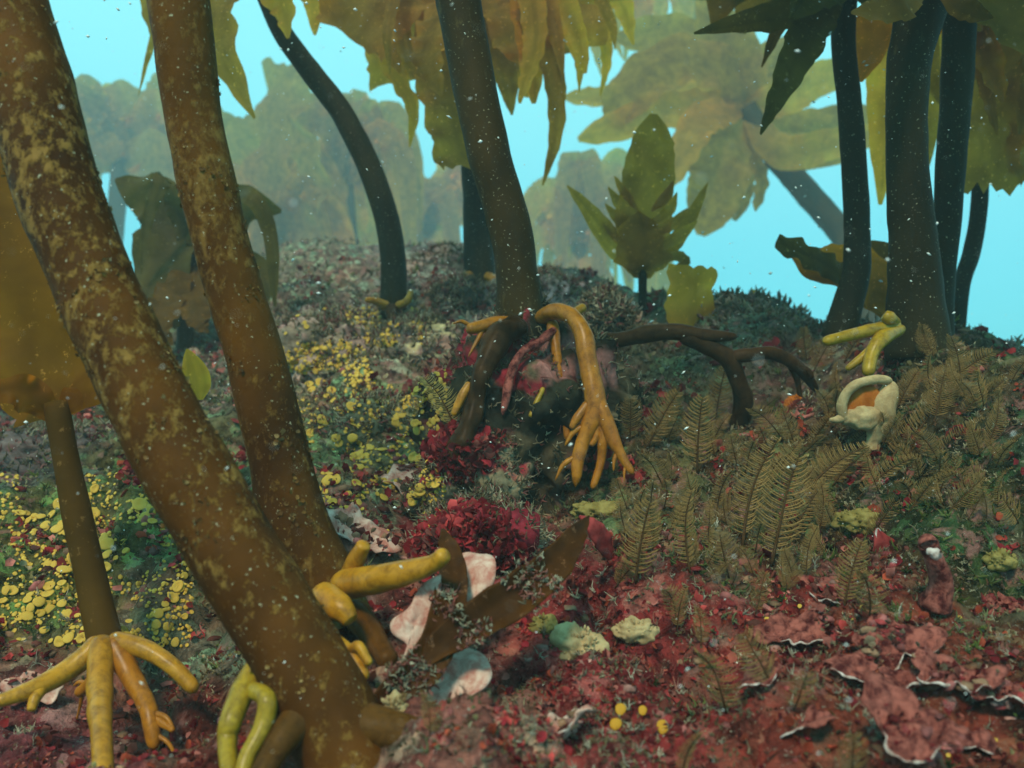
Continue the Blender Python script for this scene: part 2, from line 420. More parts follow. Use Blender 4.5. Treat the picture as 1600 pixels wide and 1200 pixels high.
def mat_ground(name):
    m, nt, N, L, out = new_mat(name)
    at = N.new("ShaderNodeAttribute"); at.attribute_name = "tone"; co = n_geo_pos(nt)
    nA = n_noise(nt, 26, 5, 0.65, co, 0.8); nB = n_noise(nt, 75, 5, 0.7, co, 0.5); nC = n_noise(nt, 300, 4, 0.75, co)
    nD = n_noise(nt, 13, 4, 0.6, co, 1.0)
    dk = n_ramp(nt, nB.outputs[0], [(0.34, (0.10, 0.10, 0.09)), (0.5, (0.7, 0.7, 0.7)), (0.72, (1.5, 1.4, 1.3))])
    c = n_mix(nt, at.outputs[0], dk.outputs[0], 1.0, 'MULTIPLY')
    vw = N.new("ShaderNodeVectorMath"); vw.operation = 'MULTIPLY_ADD'; L.new(nB.outputs['Color'], vw.inputs[0]); vw.inputs[1].default_value = (.03, .03, .03); L.new(co, vw.inputs[2])
    vo = N.new("ShaderNodeTexVoronoi"); vo.inputs['Scale'].default_value = 62; L.new(vw.outputs[0], vo.inputs['Vector'])
    sv_ = N.new("ShaderNodeSeparateColor"); L.new(vo.outputs['Color'], sv_.inputs[0])
    mo = n_ramp(nt, sv_.outputs[0], [(0.0, (.35, .28, .28)), (.22, (.8, .6, .6)), (.45, (1.1, 1.0, 1.0)), (.68, (.6, .7, .6)), (.84, (1.3, 1.9, 1.7)), (1.0, (1.5, 2.9, 2.5))])
    c = n_mix(nt, c, mo.outputs[0], 0.8, 'MULTIPLY')
    pk = n_ramp(nt, nA.outputs[0], [(0.57, (0, 0, 0)), (0.64, (1, 1, 1))])
    c = n_mix(nt, c, (0.46, 0.20, 0.17), n_mix(nt, (0., 0., 0.), (0.6, 0.6, 0.6), pk.outputs[0]))        # pink coralline crust
    si = n_ramp(nt, nD.outputs[0], [(0.55, (0, 0, 0)), (0.68, (1, 1, 1))])
    c = n_mix(nt, c, (0.27, 0.22, 0.14), n_mix(nt, (0., 0., 0.), (0.5, 0.5, 0.5), si.outputs[0]))            # silt
    sp = n_ramp(nt, nC.outputs[0], [(0.60, (0, 0, 0)), (0.68, (1, 1, 1))])
    c = n_mix(nt, c, (0.55, 0.5, 0.38), n_mix(nt, (0., 0., 0.), (0.45, 0.45, 0.45), sp.outputs[0]))          # shell grit
    hs = N.new("ShaderNodeMath"); hs.operation = 'ADD'; L.new(nB.outputs[0], hs.inputs[0]); L.new(nC.outputs[0], hs.inputs[1])
    b = principled(nt, c, 0.75, 0.2, hs.outputs[0], 1.0, 0.006)
    L.new(b.outputs[0], out.inputs[0]); return m

def mat_plain(name, c1, c2, scale=60, rough=0.6, spec=0.2, sss=0.0, bump=0.4):
    m, nt, N, L, out = new_mat(name)
    co = n_geo_pos(nt); n1 = n_noise(nt, scale, 6, 0.7, co, 0.3); base = n_ramp(nt, n1.outputs[0], [(0.40, c1), (0.60, c2)])
    b = principled(nt, base.outputs[0], rough, spec, n1.outputs[0], bump, 0.002)
    if sss: b.inputs['Subsurface Weight'].default_value = sss; b.inputs['Subsurface Radius'].default_value = (0.008, 0.005, 0.002)
    L.new(b.outputs[0], out.inputs[0]); return m

M = dict(
    stipe_mottled=mat_stipe("mottled_stipe", (0.034, 0.011, 0.0012), (0.13, 0.044, 0.004), (0.30, 0.155, 0.034), 0.50, 0.60, 0.75, 135, rise=0.20),
    stipe_second=mat_stipe("speckled_stipe", (0.034, 0.012, 0.0012), (0.13, 0.048, 0.004), (0.27, 0.14, 0.03), 0.50, 0.64, 0.7, 150),
    stipe_plain=mat_stipe("plain_stipe", (0.018, 0.012, 0.003), (0.05, 0.028, 0.005), (0.12, 0.085, 0.03), 0.60, 0.75, 0.6, 80),
    stipe_dark=mat_stipe("dark_stipe", (0.010, 0.009, 0.003), (0.026, 0.020, 0.006), (0.07, 0.058, 0.022), 0.62, 0.80, 0.6, 80),  # shade on the stems by the open water is put into this colour
    blade=mat_blade("olive_blade", (0.15, 0.10, 0.02), (0.27, 0.19, 0.04), 0.68),
    blade_gold=mat_blade("golden_blade", (0.26, 0.17, 0.025), (0.36, 0.25, 0.045), 0.7),
    blade_dark=mat_blade("dark_blade", (0.05, 0.04, 0.010), (0.09, 0.07, 0.016), 0.35),
    blade_brown=mat_blade("brown_blade", (0.07, 0.036, 0.004), (0.12, 0.06, 0.007), 0.4),
    blade_amber=mat_blade("amber_blade", (0.12, 0.055, 0.004), (0.19, 0.09, 0.007), 0.6),
    blade_orange=mat_blade("orange_blade", (0.26, 0.11, 0.010), (0.36, 0.16, 0.016), 0.6),
    strap=mat_blade("brown_strap", (0.035, 0.012, 0.002), (0.075, 0.026, 0.004), 0.15, 45),
    root=mat_root("ochre_root", (0.34, 0.145, 0.008), (0.48, 0.24, 0.018)),
    root_orange=mat_root("orange_root", (0.30, 0.10, 0.006), (0.42, 0.17, 0.012)),
    root_green=mat_root("yellow_green_root", (0.28, 0.17, 0.008), (0.38, 0.25, 0.018)),
    root_brown=mat_root("brown_root", (0.06, 0.025, 0.004), (0.12, 0.05, 0.008), 0.08),
    root_dark=mat_root("dark_root", (0.018, 0.011, 0.004), (0.07, 0.033, 0.012), 0.05),
    ground=mat_ground("reef_crust"),
    boulder=mat_tone("boulder_growth", 0.8, 0.15, 0, 110, 0.6, 0.9, 30),
    tone=mat_tone("seaweed_tone", 0.5, 0.25, 0.3, 160, 0.35, 0.3),
    fuzz=mat_tone("turf_tone", 0.8, 0.1, 0.25, 200, 0.4, 0.2),
    feather=mat_plain("hydroid_brown", (0.20, 0.115, 0.038), (0.35, 0.215, 0.078), 80, 0.7, 0.1),
    feather_pale=mat_plain("hydroid_pale", (0.30, 0.24, 0.08), (0.42, 0.33, 0.12), 80, 0.7, 0.1),
    feather_stem=mat_plain("hydroid_stem", (0.06, 0.03, 0.012), (0.11, 0.055, 0.02), 80, 0.6, 0.2),
    disc=mat_plain("yellow_sponge", (0.44, 0.25, 0.035), (0.64, 0.43, 0.08), 200, 0.5, 0.3, 0.2, 0.2),
    disc_orange=mat_plain("orange_sponge", (0.42, 0.19, 0.012), (0.56, 0.29, 0.03), 200, 0.5, 0.3, 0.2, 0.2),
    cream=mat_plain("cream_sponge", (0.34, 0.23, 0.11), (0.50, 0.37, 0.19), 90, 0.7, 0.15, 0.2, 0.7),
    yellow_green=mat_plain("yellow_green_sponge", (0.17, 0.13, 0.035), (0.28, 0.22, 0.07), 90, 0.7, 0.15, 0.1, 0.7),
    orange=mat_plain("orange_flesh", (0.32, 0.085, 0.010), (0.44, 0.14, 0.02), 90, 0.6, 0.2, 0.2, 0.4),
    pink=mat_plain("pink_crust", (0.42, 0.16, 0.12), (0.62, 0.44, 0.35), 75, 0.7, 0.15, 0, 0.5),
    crust=mat_plain("red_crust", (0.06, 0.010, 0.010), (0.34, 0.10, 0.075), 150, 0.7, 0.2, 0, 1.0),
    white=mat_plain("white_rim", (0.32, 0.20, 0.16), (0.66, 0.56, 0.50), 260, 0.6, 0.2, 0, 0.3),
    red=mat_plain("red_flesh", (0.20, 0.02, 0.02), (0.36, 0.05, 0.045), 90, 0.5, 0.3, 0.1, 0.4),
    snow=mat_plain("snow_fleck", (0.75, 0.75, 0.68), (0.9, 0.9, 0.85), 90, 0.8, 0.1, 0, 0.0),
)

# ------------------------------------------------------------------ ground
ZONES = [  # photo x, y, spread, colour of what grows there, shading on the left included
    (100,860,170,(.17,.17,.05)), (230,780,110,(.18,.18,.06)), (600,670,110,(.27,.28,.13)), (540,600,70,(.22,.20,.11)),
    (60,740,90,(.10,.07,.06)), (20,690,90,(.09,.07,.06)), (600,780,70,(.34,.25,.16)), (720,830,80,(.30,.035,.05)),  # the dark mauve-brown at left is shading put into the colour
    (300,1010,70,(.27,.26,.18)), (60,1140,110,(.36,.10,.11)), (280,1130,70,(.26,.07,.05)), (250,930,60,(.24,.16,.10)),
    (950,1060,150,(.40,.06,.06)), (800,1120,110,(.44,.17,.13)), (1150,1000,130,(.38,.06,.055)), (1400,1080,160,(.34,.08,.05)),
    (1350,900,90,(.20,.04,.035)), (1250,820,110,(.10,.08,.035)), (1450,760,130,(.05,.06,.025)), (1580,900,110,(.06,.075,.028)),
    (1580,1080,80,(.15,.05,.03)), (1150,720,110,(.15,.11,.05)), (1050,590,90,(.20,.18,.10)), (1220,610,80,(.22,.12,.09)),
    (980,760,70,(.14,.13,.06)), (560,520,80,(.46,.28,.22)), (620,580,60,(.40,.24,.19)), (480,580,60,(.34,.27,.15)),
    (400,450,90,(.30,.24,.17)), (200,520,90,(.20,.19,.12)), (700,430,70,(.30,.20,.18)), (850,470,60,(.34,.24,.22)), (1000,500,80,(.22,.20,.13)), (1180,500,70,(.20,.20,.15)),
    (1450,560,60,(.08,.08,.04)), (1520,600,60,(.12,.09,.04)), (350,560,120,(.16,.13,.09)), (900,880,50,(.28,.05,.05)),
    (560,820,40,(.36,.17,.14)), (1330,600,50,(.20,.12,.09)), (1560,680,70,(.05,.05,.03)),
]
_zx = np.array([z[0] for z in ZONES], float); _zy = np.array([z[1] for z in ZONES], float)
_zr = np.array([z[2] for z in ZONES], float); _zc = np.array([z[3] for z in ZONES], float)
def zone_color(v):
    """tone of growth and painted shading at a place on the reef: nearest patches blended with ragged borders"""
    px, py = to_px(v)
    px = np.clip(px + 60 * noise(v, 14, 91) + 30 * noise(v, 40, 92), -100, 1700); py = np.clip(py + 40 * noise(v, 14, 93) + 20 * noise(v, 40, 94), 380, 1300)
    d2 = ((px[:, None] - _zx) ** 2 + (1.3 * (py[:, None] - _zy)) ** 2) / _zr ** 2
    w = 1 / (d2 + 0.05) ** 2.5
    return 1.0 * (w @ _zc) / w.sum(1)[:, None]

def build_ground():
    nr, nc = 620, 620
    yy = np.concatenate([np.linspace(-0.7, 0.28, 24, endpoint=False), np.geomspace(0.28, 2.4, 500, endpoint=False), np.geomspace(2.4, 14, nr - 524)])
    uu = np.linspace(-1, 1, nc)
    X = uu[None, :] * (0.50 + 0.72 * np.maximum(yy, 0))[:, None]; X = np.sign(X) * np.abs(X)
    wide = np.maximum(0, np.abs(uu) - 0.92) / 0.08
    X = X + np.sign(uu)[None, :] * (wide ** 2)[None, :] * (1.0 + 0.4 * np.maximum(yy, 0))[:, None]
    Y = np.repeat(yy[:, None], nc, 1)
    x, y = X.ravel(), Y.ravel(); z = height(x, y)
    v = np.stack([x, y, z], 1)
    col = zone_color(v)
    idx = np.arange(nr * nc).reshape(nr, nc)
    f = np.stack([idx[:-1, :-1], idx[:-1, 1:], idx[1:, 1:], idx[1:, :-1]], -1).reshape(-1, 4)
    me = bpy.data.meshes.new("ground"); me.vertices.add(len(v)); me.vertices.foreach_set("co", v.astype(np.float32).ravel())
    me.loops.add(f.size); me.loops.foreach_set("vertex_index", f.astype(np.int32).ravel())
    me.polygons.add(len(f)); me.polygons.foreach_set("loop_start", np.arange(0, f.size, 4, dtype=np.int32))
    me.update(calc_edges=True); me.polygons.foreach_set("use_smooth", np.ones(len(f), bool))
    at = me.color_attributes.new("tone", 'FLOAT_COLOR', 'POINT')
    at.data.foreach_set("color", np.hstack([col, np.ones((len(v), 1))]).astype(np.float32).ravel())
    me.materials.append(M['ground'])
    o = bpy.data.objects.new("ground", me); COL.objects.link(o); o["kind"] = "structure"
    o["label"] = "reef floor crusted with red, pink and green growth"
build_ground()

# ------------------------------------------------------------------ small leaf flakes
def flakes(name, label, v, nr, size, palette, seed, mat, up=.6, lay=0.0, parent=None):
    """many small leaf flakes: five-sided, cupped, each a few triangles"""
    rr = np.random.default_rng(seed); n = len(v)
    d = nr * up + rr.normal(0, .55, (n, 3)) + np.array([0, -.15, .2]); d /= np.linalg.norm(d, axis=1)[:, None]
    if lay:                                   # lobes lying over one another like crust
        tq = rr.normal(size=(n, 3)) + np.array([0, -.8, -.4]); tq -= nr * np.sum(tq * nr, 1)[:, None]; tq /= np.linalg.norm(tq, axis=1)[:, None] + 1e-9
        m_ = rr.random(n) < lay; dl = tq + nr * rr.uniform(.05, .45, n)[:, None]; dl /= np.linalg.norm(dl, axis=1)[:, None]; d[m_] = dl[m_]
    a_ = np.where((rr.random(n) < lay)[:, None], nr + .25 * rr.normal(size=(n, 3)), rr.normal(size=(n, 3))); s = np.cross(d, a_); s /= np.linalg.norm(s, axis=1)[:, None] + 1e-9; u = np.cross(s, d)
    L = size[0] + (size[1] - size[0]) * rr.random(n) ** 2; L *= np.clip(v[:, 1] / .6, .7, 2.2)
    sh = [(0, 0, 0), (-.42, .45, .1), (-.30, .9, .22), (.02, 1.05, .12), (.34, .86, .24), (.42, .42, .08), (0, .55, -.1)]
    V = np.zeros((n, 7, 3))
    for k, (sx, sd, su) in enumerate(sh):
        V[:, k] = v - d * (L * .1)[:, None] + s * (sx * L * (1 + .3 * rr.normal(size=n)))[:, None] + d * (sd * L)[:, None] + u * (su * L * (1 + .5 * rr.normal(size=n)))[:, None]
    tri = np.array([(0, 5, 6), (5, 4, 6), (4, 3, 6), (3, 2, 6), (2, 1, 6), (1, 0, 6)])
    Fc = (np.arange(n)[:, None, None] * 7 + tri[None]).reshape(-1, 3)
    pal = np.array(palette); ki = (noise(v, 34, seed) * .5 + .5) * len(pal) * 1.15 + rr.normal(0, .9, n); c = pal[ki.astype(int) % len(pal)] * ((.55 + .7 * rr.random(n)) * (1 + .5 * noise(v, 22, seed + 2)))[:, None]
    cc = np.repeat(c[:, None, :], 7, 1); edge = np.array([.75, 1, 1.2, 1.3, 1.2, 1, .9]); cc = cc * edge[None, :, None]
    return stuff_mesh(name, label, V.reshape(-1, 3), Fc, cc.reshape(-1, 3), mat)
def stuff_mesh(name, label, V, Fc, c, mat, cat="seaweed"):
    me = bpy.data.meshes.new(name); k = Fc.shape[1]
    me.vertices.add(len(V)); me.vertices.foreach_set("co", V.astype(np.float32).ravel())
    me.loops.add(Fc.size); me.loops.foreach_set("vertex_index", Fc.astype(np.int32).ravel())
    me.polygons.add(len(Fc)); me.polygons.foreach_set("loop_start", np.arange(0, Fc.size, k, dtype=np.int32)); me.update(calc_edges=True)
    at = me.color_attributes.new("tone", 'FLOAT_COLOR', 'POINT'); at.data.foreach_set("color", np.hstack([c, np.ones((len(c), 1))]).astype(np.float32).ravel())
    me.polygons.foreach_set('use_smooth', np.ones(len(Fc), bool)); me.materials.append(mat); o = bpy.data.objects.new(name, me); COL.objects.link(o); tag(o, label, cat if label else None, None, "stuff"); return o
# ------------------------------------------------------------------ kelp
def px_path(pts): return [P(*p) for p in pts]
def stipe_part(parent, base, pts, widths, mat, bump=0.05, n=60, seg=20, seed=0, name="stipe"):
    c = px_path(pts); r = [w * 0.5 / F * p[2] for w, p in zip(widths, pts)]
    mb = MB(); mb.add(*tube_geo(c, r, n, seg, bump, 28, seed, round_end=False)); return mb.build(name, mat, parent, base)
def stem_crust(t, b, o, n, seed, thr):
    """tan crusts and tufts that stand a little proud of a stem"""
    me = o.data; rr = np.random.default_rng(seed); co = np.empty(len(me.vertices) * 3, np.float32); me.vertices.foreach_get("co", co); co = co.reshape(-1, 3) + np.array(b)
    no = np.empty(len(me.vertices) * 3, np.float32); me.vertices.foreach_get("normal", no); no = no.reshape(-1, 3)
    f = np.array([tuple(p.vertices)[:3] for p in me.polygons]); k = rr.integers(0, len(f), n); w = rr.dirichlet((1, 1, 1), n)
    v = np.einsum('ij,ijk->ik', w, co[f[k]]); nr = np.einsum('ij,ijk->ik', w, no[f[k]]); ok = (noise(v, 45, seed) + .6 * noise(v, 110, seed + 1) + .5 * (v[:, 2] - .35) > thr) & (nr[:, 1] < .3)
    q = flakes("crust_patch", None, v[ok], nr[ok], (.0010, .0042), [(.24,.14,.04),(.19,.10,.03),(.30,.20,.08),(.14,.07,.02)], seed, M['tone'], .4, .93); q.parent = t; q.location = -Vector(b)
def root_part(parent, base, branches, mat, seed=0, name="holdfast_root", bump=0.10):
    """branches: list of (points in pixels + depth, widths in pixels); the first is the trunk, others fork off it"""
    mb = MB()
    for k, (pts, ws) in enumerate(branches):
        c = px_path(pts); r = [np.interp(s, np.linspace(0, 1, len(ws)), ws) * 0.5 / F * p[2] for s, p in zip(np.linspace(0, 1, len(pts)), pts)]
        mb.add(*tube_geo(c, r, 40, 16, bump * 1.5, 48, seed + k, round_start=True))
        if ws[0] >= 22 and k < 2 and mat == M['root_orange']:     # fine side rootlets
            q = spline(c, 30); rn = random.Random(seed * 7 + k); wid = np.interp(np.linspace(0, 1, 30), np.linspace(0, 1, len(r)), r)
            for m_ in (20, 25):
                tq = norm(q[m_ + 2] - q[m_ - 2]); sd = norm(np.cross(tq, (0, -1, .2))) * rn.choice((-1, 1)); l = rn.uniform(2.2, 4.2) * wid[m_]
                p1 = q[m_] + tq * l * .5 + sd * l * .5; p2 = p1 + tq * l * .45 + sd * l * .25 + np.array([0, 0, -l * .25])
                mb.add(*tube_geo([q[m_], p1, p2], [wid[m_] * .42, wid[m_] * .34, wid[m_] * .12], 12, 9, bump, 70, seed + m_))
    return mb.build(name, mat, parent, base)
def blade_part(parent, base, pts, wpx, mat, prof='leaf', twist=None, ruffle=0.18, torn=0.06, seed=0, name="blade", nu=36, nv=11, curl=0.0, thick=0.0, facing=None):
    c = px_path(pts); w = wpx / F * np.mean([p[2] for p in pts])
    if twist is None: twist = random.Random(seed).uniform(-0.45, 0.45)
    mb = MB(); mb.add(*blade_geo(c, w, prof, twist, ruffle, torn, nu, nv, seed, curl, thick, facing)); return mb.build(name, mat, parent, base)

def overhead_crown(parent, base, top, n, length, width, mat, seed, full=False):
    """blades that spread from a stipe's top, above the picture, sized for the shade they cast"""
    rr = random.Random(seed)
    for k in range(n):
        a_ = 2 * math.pi * k / n + rr.uniform(-0.3, 0.3); dx, dy = math.cos(a_), math.sin(a_)
        if not full and (dx * sdir.x + dy * sdir.y > 0.10 or abs(dx * .5 + dy) < .2): continue        # sunward blades left out so sunlight reaches the stems
        l = length * rr.uniform(0.8, 1.2)
        pts = [top, top + np.array([dx * l * .35, dy * l * .35, l * .26]), top + np.array([dx * l * .75, dy * l * .75, l * .30]), top + np.array([dx * l, dy * l, l * .22])]
        mb = MB(); mb.add(*blade_geo(pts, width, 'leaf', 0, 0.2, 0.06, 22, 7, seed + k, 0, 0, (0, 0, 1))); mb.build("blade", mat, parent, base)

# --- leaning mottled stipe in front
def kelp_front():
    b = hit(545, 1185); t = thing("kelp_plant", b, "thickest kelp stem, leaning, with pale tan mottling, nearest the camera", "kelp", "tall kelp stems")
    pts = [(-150,-330,.52),(-70,-160,.51),(10,0,.50),(75,245,.49),(136,420,.48),(222,600,.47),(340,820,.46),(450,1000,.45),(538,1170,.44),(585,1270,.43)]
    o = stipe_part(t, b, pts, [118,120,124,126,128,130,134,140,150,160], M['stipe_mottled'], 0.07, 160, 40, 3); stem_crust(t, b, o, 9000, 61, .45)
    root_part(t, b, [([(420,1015,.455),(385,1070,.44),(362,1125,.425),(355,1160,.42),(362,1235,.40)], [34,36,32,28]), ([(385,1075,.44),(415,1090,.425),(412,1130,.42),(385,1185,.41),(375,1240,.40)], [26,30,30,24])], M['root_green'], 5)
    root_part(t, b, [([(545,1130,.44),(610,1140,.43),(680,1165,.42),(745,1215,.40),(790,1280,.38)], [70,56,44,36])], M['root_brown'], 8)
    root_part(t, b, [([(470,1120,.43),(430,1170,.415),(400,1230,.40)], [60,46,34])], M['root_brown'], 11)
    overhead_crown(t, b, P(-160,-350,.52), 9, .20, .05, M['blade_brown'], 31)
def kelp_second():
    b = hit(520, 1000); t = thing("kelp_plant", b, "kelp stem with yellow finger roots standing just behind the thickest stem", "kelp", "tall kelp stems")
    pts = [(215,-330,.56),(245,-160,.555),(279,0,.55),(306,210,.55),(357,420,.55),(410,600,.55),(455,800,.55),(495,905,.55),(520,985,.545)]
    o = stipe_part(t, b, pts, [88,88,90,88,88,90,104,118,130], M['stipe_second'], 0.06, 140, 36, 4); stem_crust(t, b, o, 6000, 63, .55)
    root_part(t, b, [([(525,915,.53),(590,905,.50),(640,893,.49),(678,880,.485),(697,862,.48)], [46,42,36,30,26])], M['root'], 12)
    root_part(t, b, [([(540,905,.53),(558,872,.52),(570,848,.515)], [26,30,22])], M['root'], 13)
    root_part(t, b, [([(500,935,.51),(532,950,.49),(550,972,.485)], [52,42,40,24])], M['root'], 14)
    root_part(t, b, [([(492,945,.50),(515,995,.475),(548,1025,.465),(572,1062,.455)], [34,24,26,20]), ([(545,1022,.466),(560,1010,.46),(578,1040,.455)], [16,20,14])], M['root'], 15)
    root_part(t, b, [([(545,950,.53),(580,990,.51),(610,1040,.49)], [46,42,34])], M['root_brown'], 16)
    overhead_crown(t, b, P(210,-350,.56), 7, .18, .05, M['blade'], 37)
def kelp_small_left():
    b = hit(165, 1040); t = thing("kelp_plant", b, "slender young kelp with brown blade and four spreading ochre roots", "kelp", "tall kelp stems")
    pts = [(88,630,.60),(100,700,.595),(120,800,.585),(145,920,.575),(163,1000,.565),(168,1030,.56)]
    stipe_part(t, b, pts, [36,38,44,48,52,56], M['blade_brown'], 0.04, 40, 20, 6)
    D = .545
    root_part(t, b, [([(162,1000,D),(105,1048,.53),(55,1075,.515),(-10,1098,.50)], [34,32,28,22]), ([(70,1068,.52),(55,1090,.51),(48,1112,.505)], [20,18,12])], M['root'], 21)
    root_part(t, b, [([(160,995,D),(155,1080,.515),(158,1150,.475),(162,1240,.44)], [40,38,34,28])], M['root'], 22)
    root_part(t, b, [([(172,995,D),(208,1063,.53),(232,1110,.51),(242,1172,.50)], [34,32,28,18]), ([(235,1115,.51),(255,1130,.505),(272,1142,.50)], [18,16,10])], M['root_orange'], 23)
    root_part(t, b, [([(170,1000,D),(225,1014,.54),(268,1040,.535),(308,1082,.53)], [32,30,26,20])], M['root'], 24)
    root_part(t, b, [([(165,1030,.56),(150,1060,.57),(120,1085,.575)], [26,22,16])], M['root_orange'], 25)
    blade_part(t, b, [(88,650,.60),(75,560,.61),(50,450,.62),(20,330,.64),(-20,200,.66),(-60,60,.68)], 225, M['blade_amber'], 'cord', 0.1, 0.16, 0.10, 41, nu=70, nv=21)
    blade_part(t, b, [(88,650,.60),(120,620,.60),(140,600,.61),(165,612,.62)], 46, M['blade_amber'], 'leaf', 0.2, 0.2, 0.08, 42)
    blade_part(t, b, [(85,655,.60),(50,620,.59),(15,610,.58),(-40,625,.58)], 60, M['blade_amber'], 'leaf', 0.3, 0.3, 0.1, 43)
def kelp_center():
    b = P(812, 500, .93); t = thing("kelp_plant", b, "kelp stem rooted on top of the overgrown boulder in the middle", "kelp", "tall kelp stems")
    pts = [(650,-330,.97),(682,-160,.96),(715,0,.95),(757,210,.94),(798,360,.935),(808,430,.93),(812,505,.925)]
    stipe_part(t, b, pts, [68,68,70,68,66,68,74], M['stipe_plain'], 0.05, 70, 22, 9)
    root_part(t, b, [([(838,500,.91),(862,488,.88),(890,492,.86),(912,525,.845),(922,580,.835),(930,640,.825),(915,680,.82),(904,715,.815),(899,762,.81)], [26,24,25,27,29,33,27,22,14]),
                     ([(922,585,.834),(936,630,.825),(955,675,.818),(970,710,.812),(990,742,.805)], [22,26,24,18,10]),
                     ([(930,640,.826),(932,680,.82),(922,697,.818)], [16,14,8]), ([(930,650,.826),(940,682,.82),(949,692,.818)], [14,13,7]),
                     ([(920,630,.825),(902,652,.82),(892,670,.818)], [16,15,9]),
                     ([(942,650,.822),(940,715,.82),(925,765,.815)], [18,15,9])], M['root_orange'], 31, bump=.14)
    root_part(t, b, [([(862,500,.89),(868,540,.872),(876,600,.862),(884,640,.855),(887,690,.85)], [20,17,15,14,12]), ([(884,650,.855),(898,665,.85)], [10, 6])], M['root_orange'], 35)
    root_part(t, b, [([(820,512,.90),(775,506,.885),(728,516,.87)], [24,24,17])], M['root_orange'], 36)
    root_part(t, b, [([(872,500,.93),(892,492,.95),(914,478,.96)], [18,16,13])], M['root'], 37)
    root_part(t, b, [([(815,510,.895),(782,522,.87),(757,575,.85),(742,630,.84),(722,690,.83),(690,735,.82)], [40,38,34,34,36,28])], M['root_dark'], 38, bump=.2)
    root_part(t, b, [([(850,605,.85),(838,630,.845),(828,652,.84)], [9,9,7])], M['root_green'], 39)
    root_part(t, b, [([(735,598,.85),(722,620,.845),(708,650,.84)], [16,15,10])], M['root'], 40)
    root_part(t, b, [([(868,512,.875),(845,535,.86),(815,552,.85),(797,590,.845),(785,650,.84)], [16,15,15,14,10])], M['crust'], 45, bump=.35)
    overhead_crown(t, b, P(645,-350,.97), 11, .5, .12, M['blade'], 51)
def kelp_curved():
    b = hit(612, 492); d = b[1]; t = thing("kelp_plant", b, "curved kelp stem bending over between the speckled and middle stems", "kelp", "kelp stems further back")
    pts = [(350,-120,d),(405,-30,d),(438,45,d),(480,105,d),(530,170,d),(565,235,d),(592,300,d),(608,360,d),(615,420,d),(613,500,d)]
    stipe_part(t, b, pts, [28,30,32,34,36,37,38,39,41,44], M['stipe_dark'], 0.04, 60, 16, 13)
    root_part(t, b, [([(605,478,d-.03),(585,470,d-.05),(570,468,d-.06)], [16,12,7])], M['root'], 52)
    root_part(t, b, [([(622,478,d-.03),(636,470,d-.05),(643,452,d-.05)], [16,12,7])], M['root'], 53)
    root_part(t, b, [([(612,480,d-.03),(612,500,d-.06),(618,520,d-.06)], [20,16,10])], M['root_dark'], 54)
    blade_part(t, b, [(352,-118,d),(330,-40,d-.05),(340,60,d-.08),(398,185,d-.1)], 90, M['blade'], 'leaf', .3, .2, .08, 55)
    blade_part(t, b, [(352,-118,d),(400,-60,d-.1),(440,0,d-.12),(450,60,d-.12)], 70, M['blade_gold'], 'leaf', .3, .2, .08, 56)
    blade_part(t, b, [(352,-118,d),(420,-90,d+.1),(485,-20,d+.14),(492,55,d+.15)], 64, M['blade_gold'], 'leaf', .2, .2, .1, 57)
    blade_part(t, b, [(352,-118,d),(280,-90,d+.05),(235,-20,d+.1),(238,60,d+.1)], 60, M['blade'], 'leaf', .3, .2, .1, 58)
    blade_part(t, b, [(352,-118,d),(290,-60,d+.1),(240,60,d+.15),(216,150,d+.15)], 16, M['blade'], 'leaf', .3, .2, .1, 59)
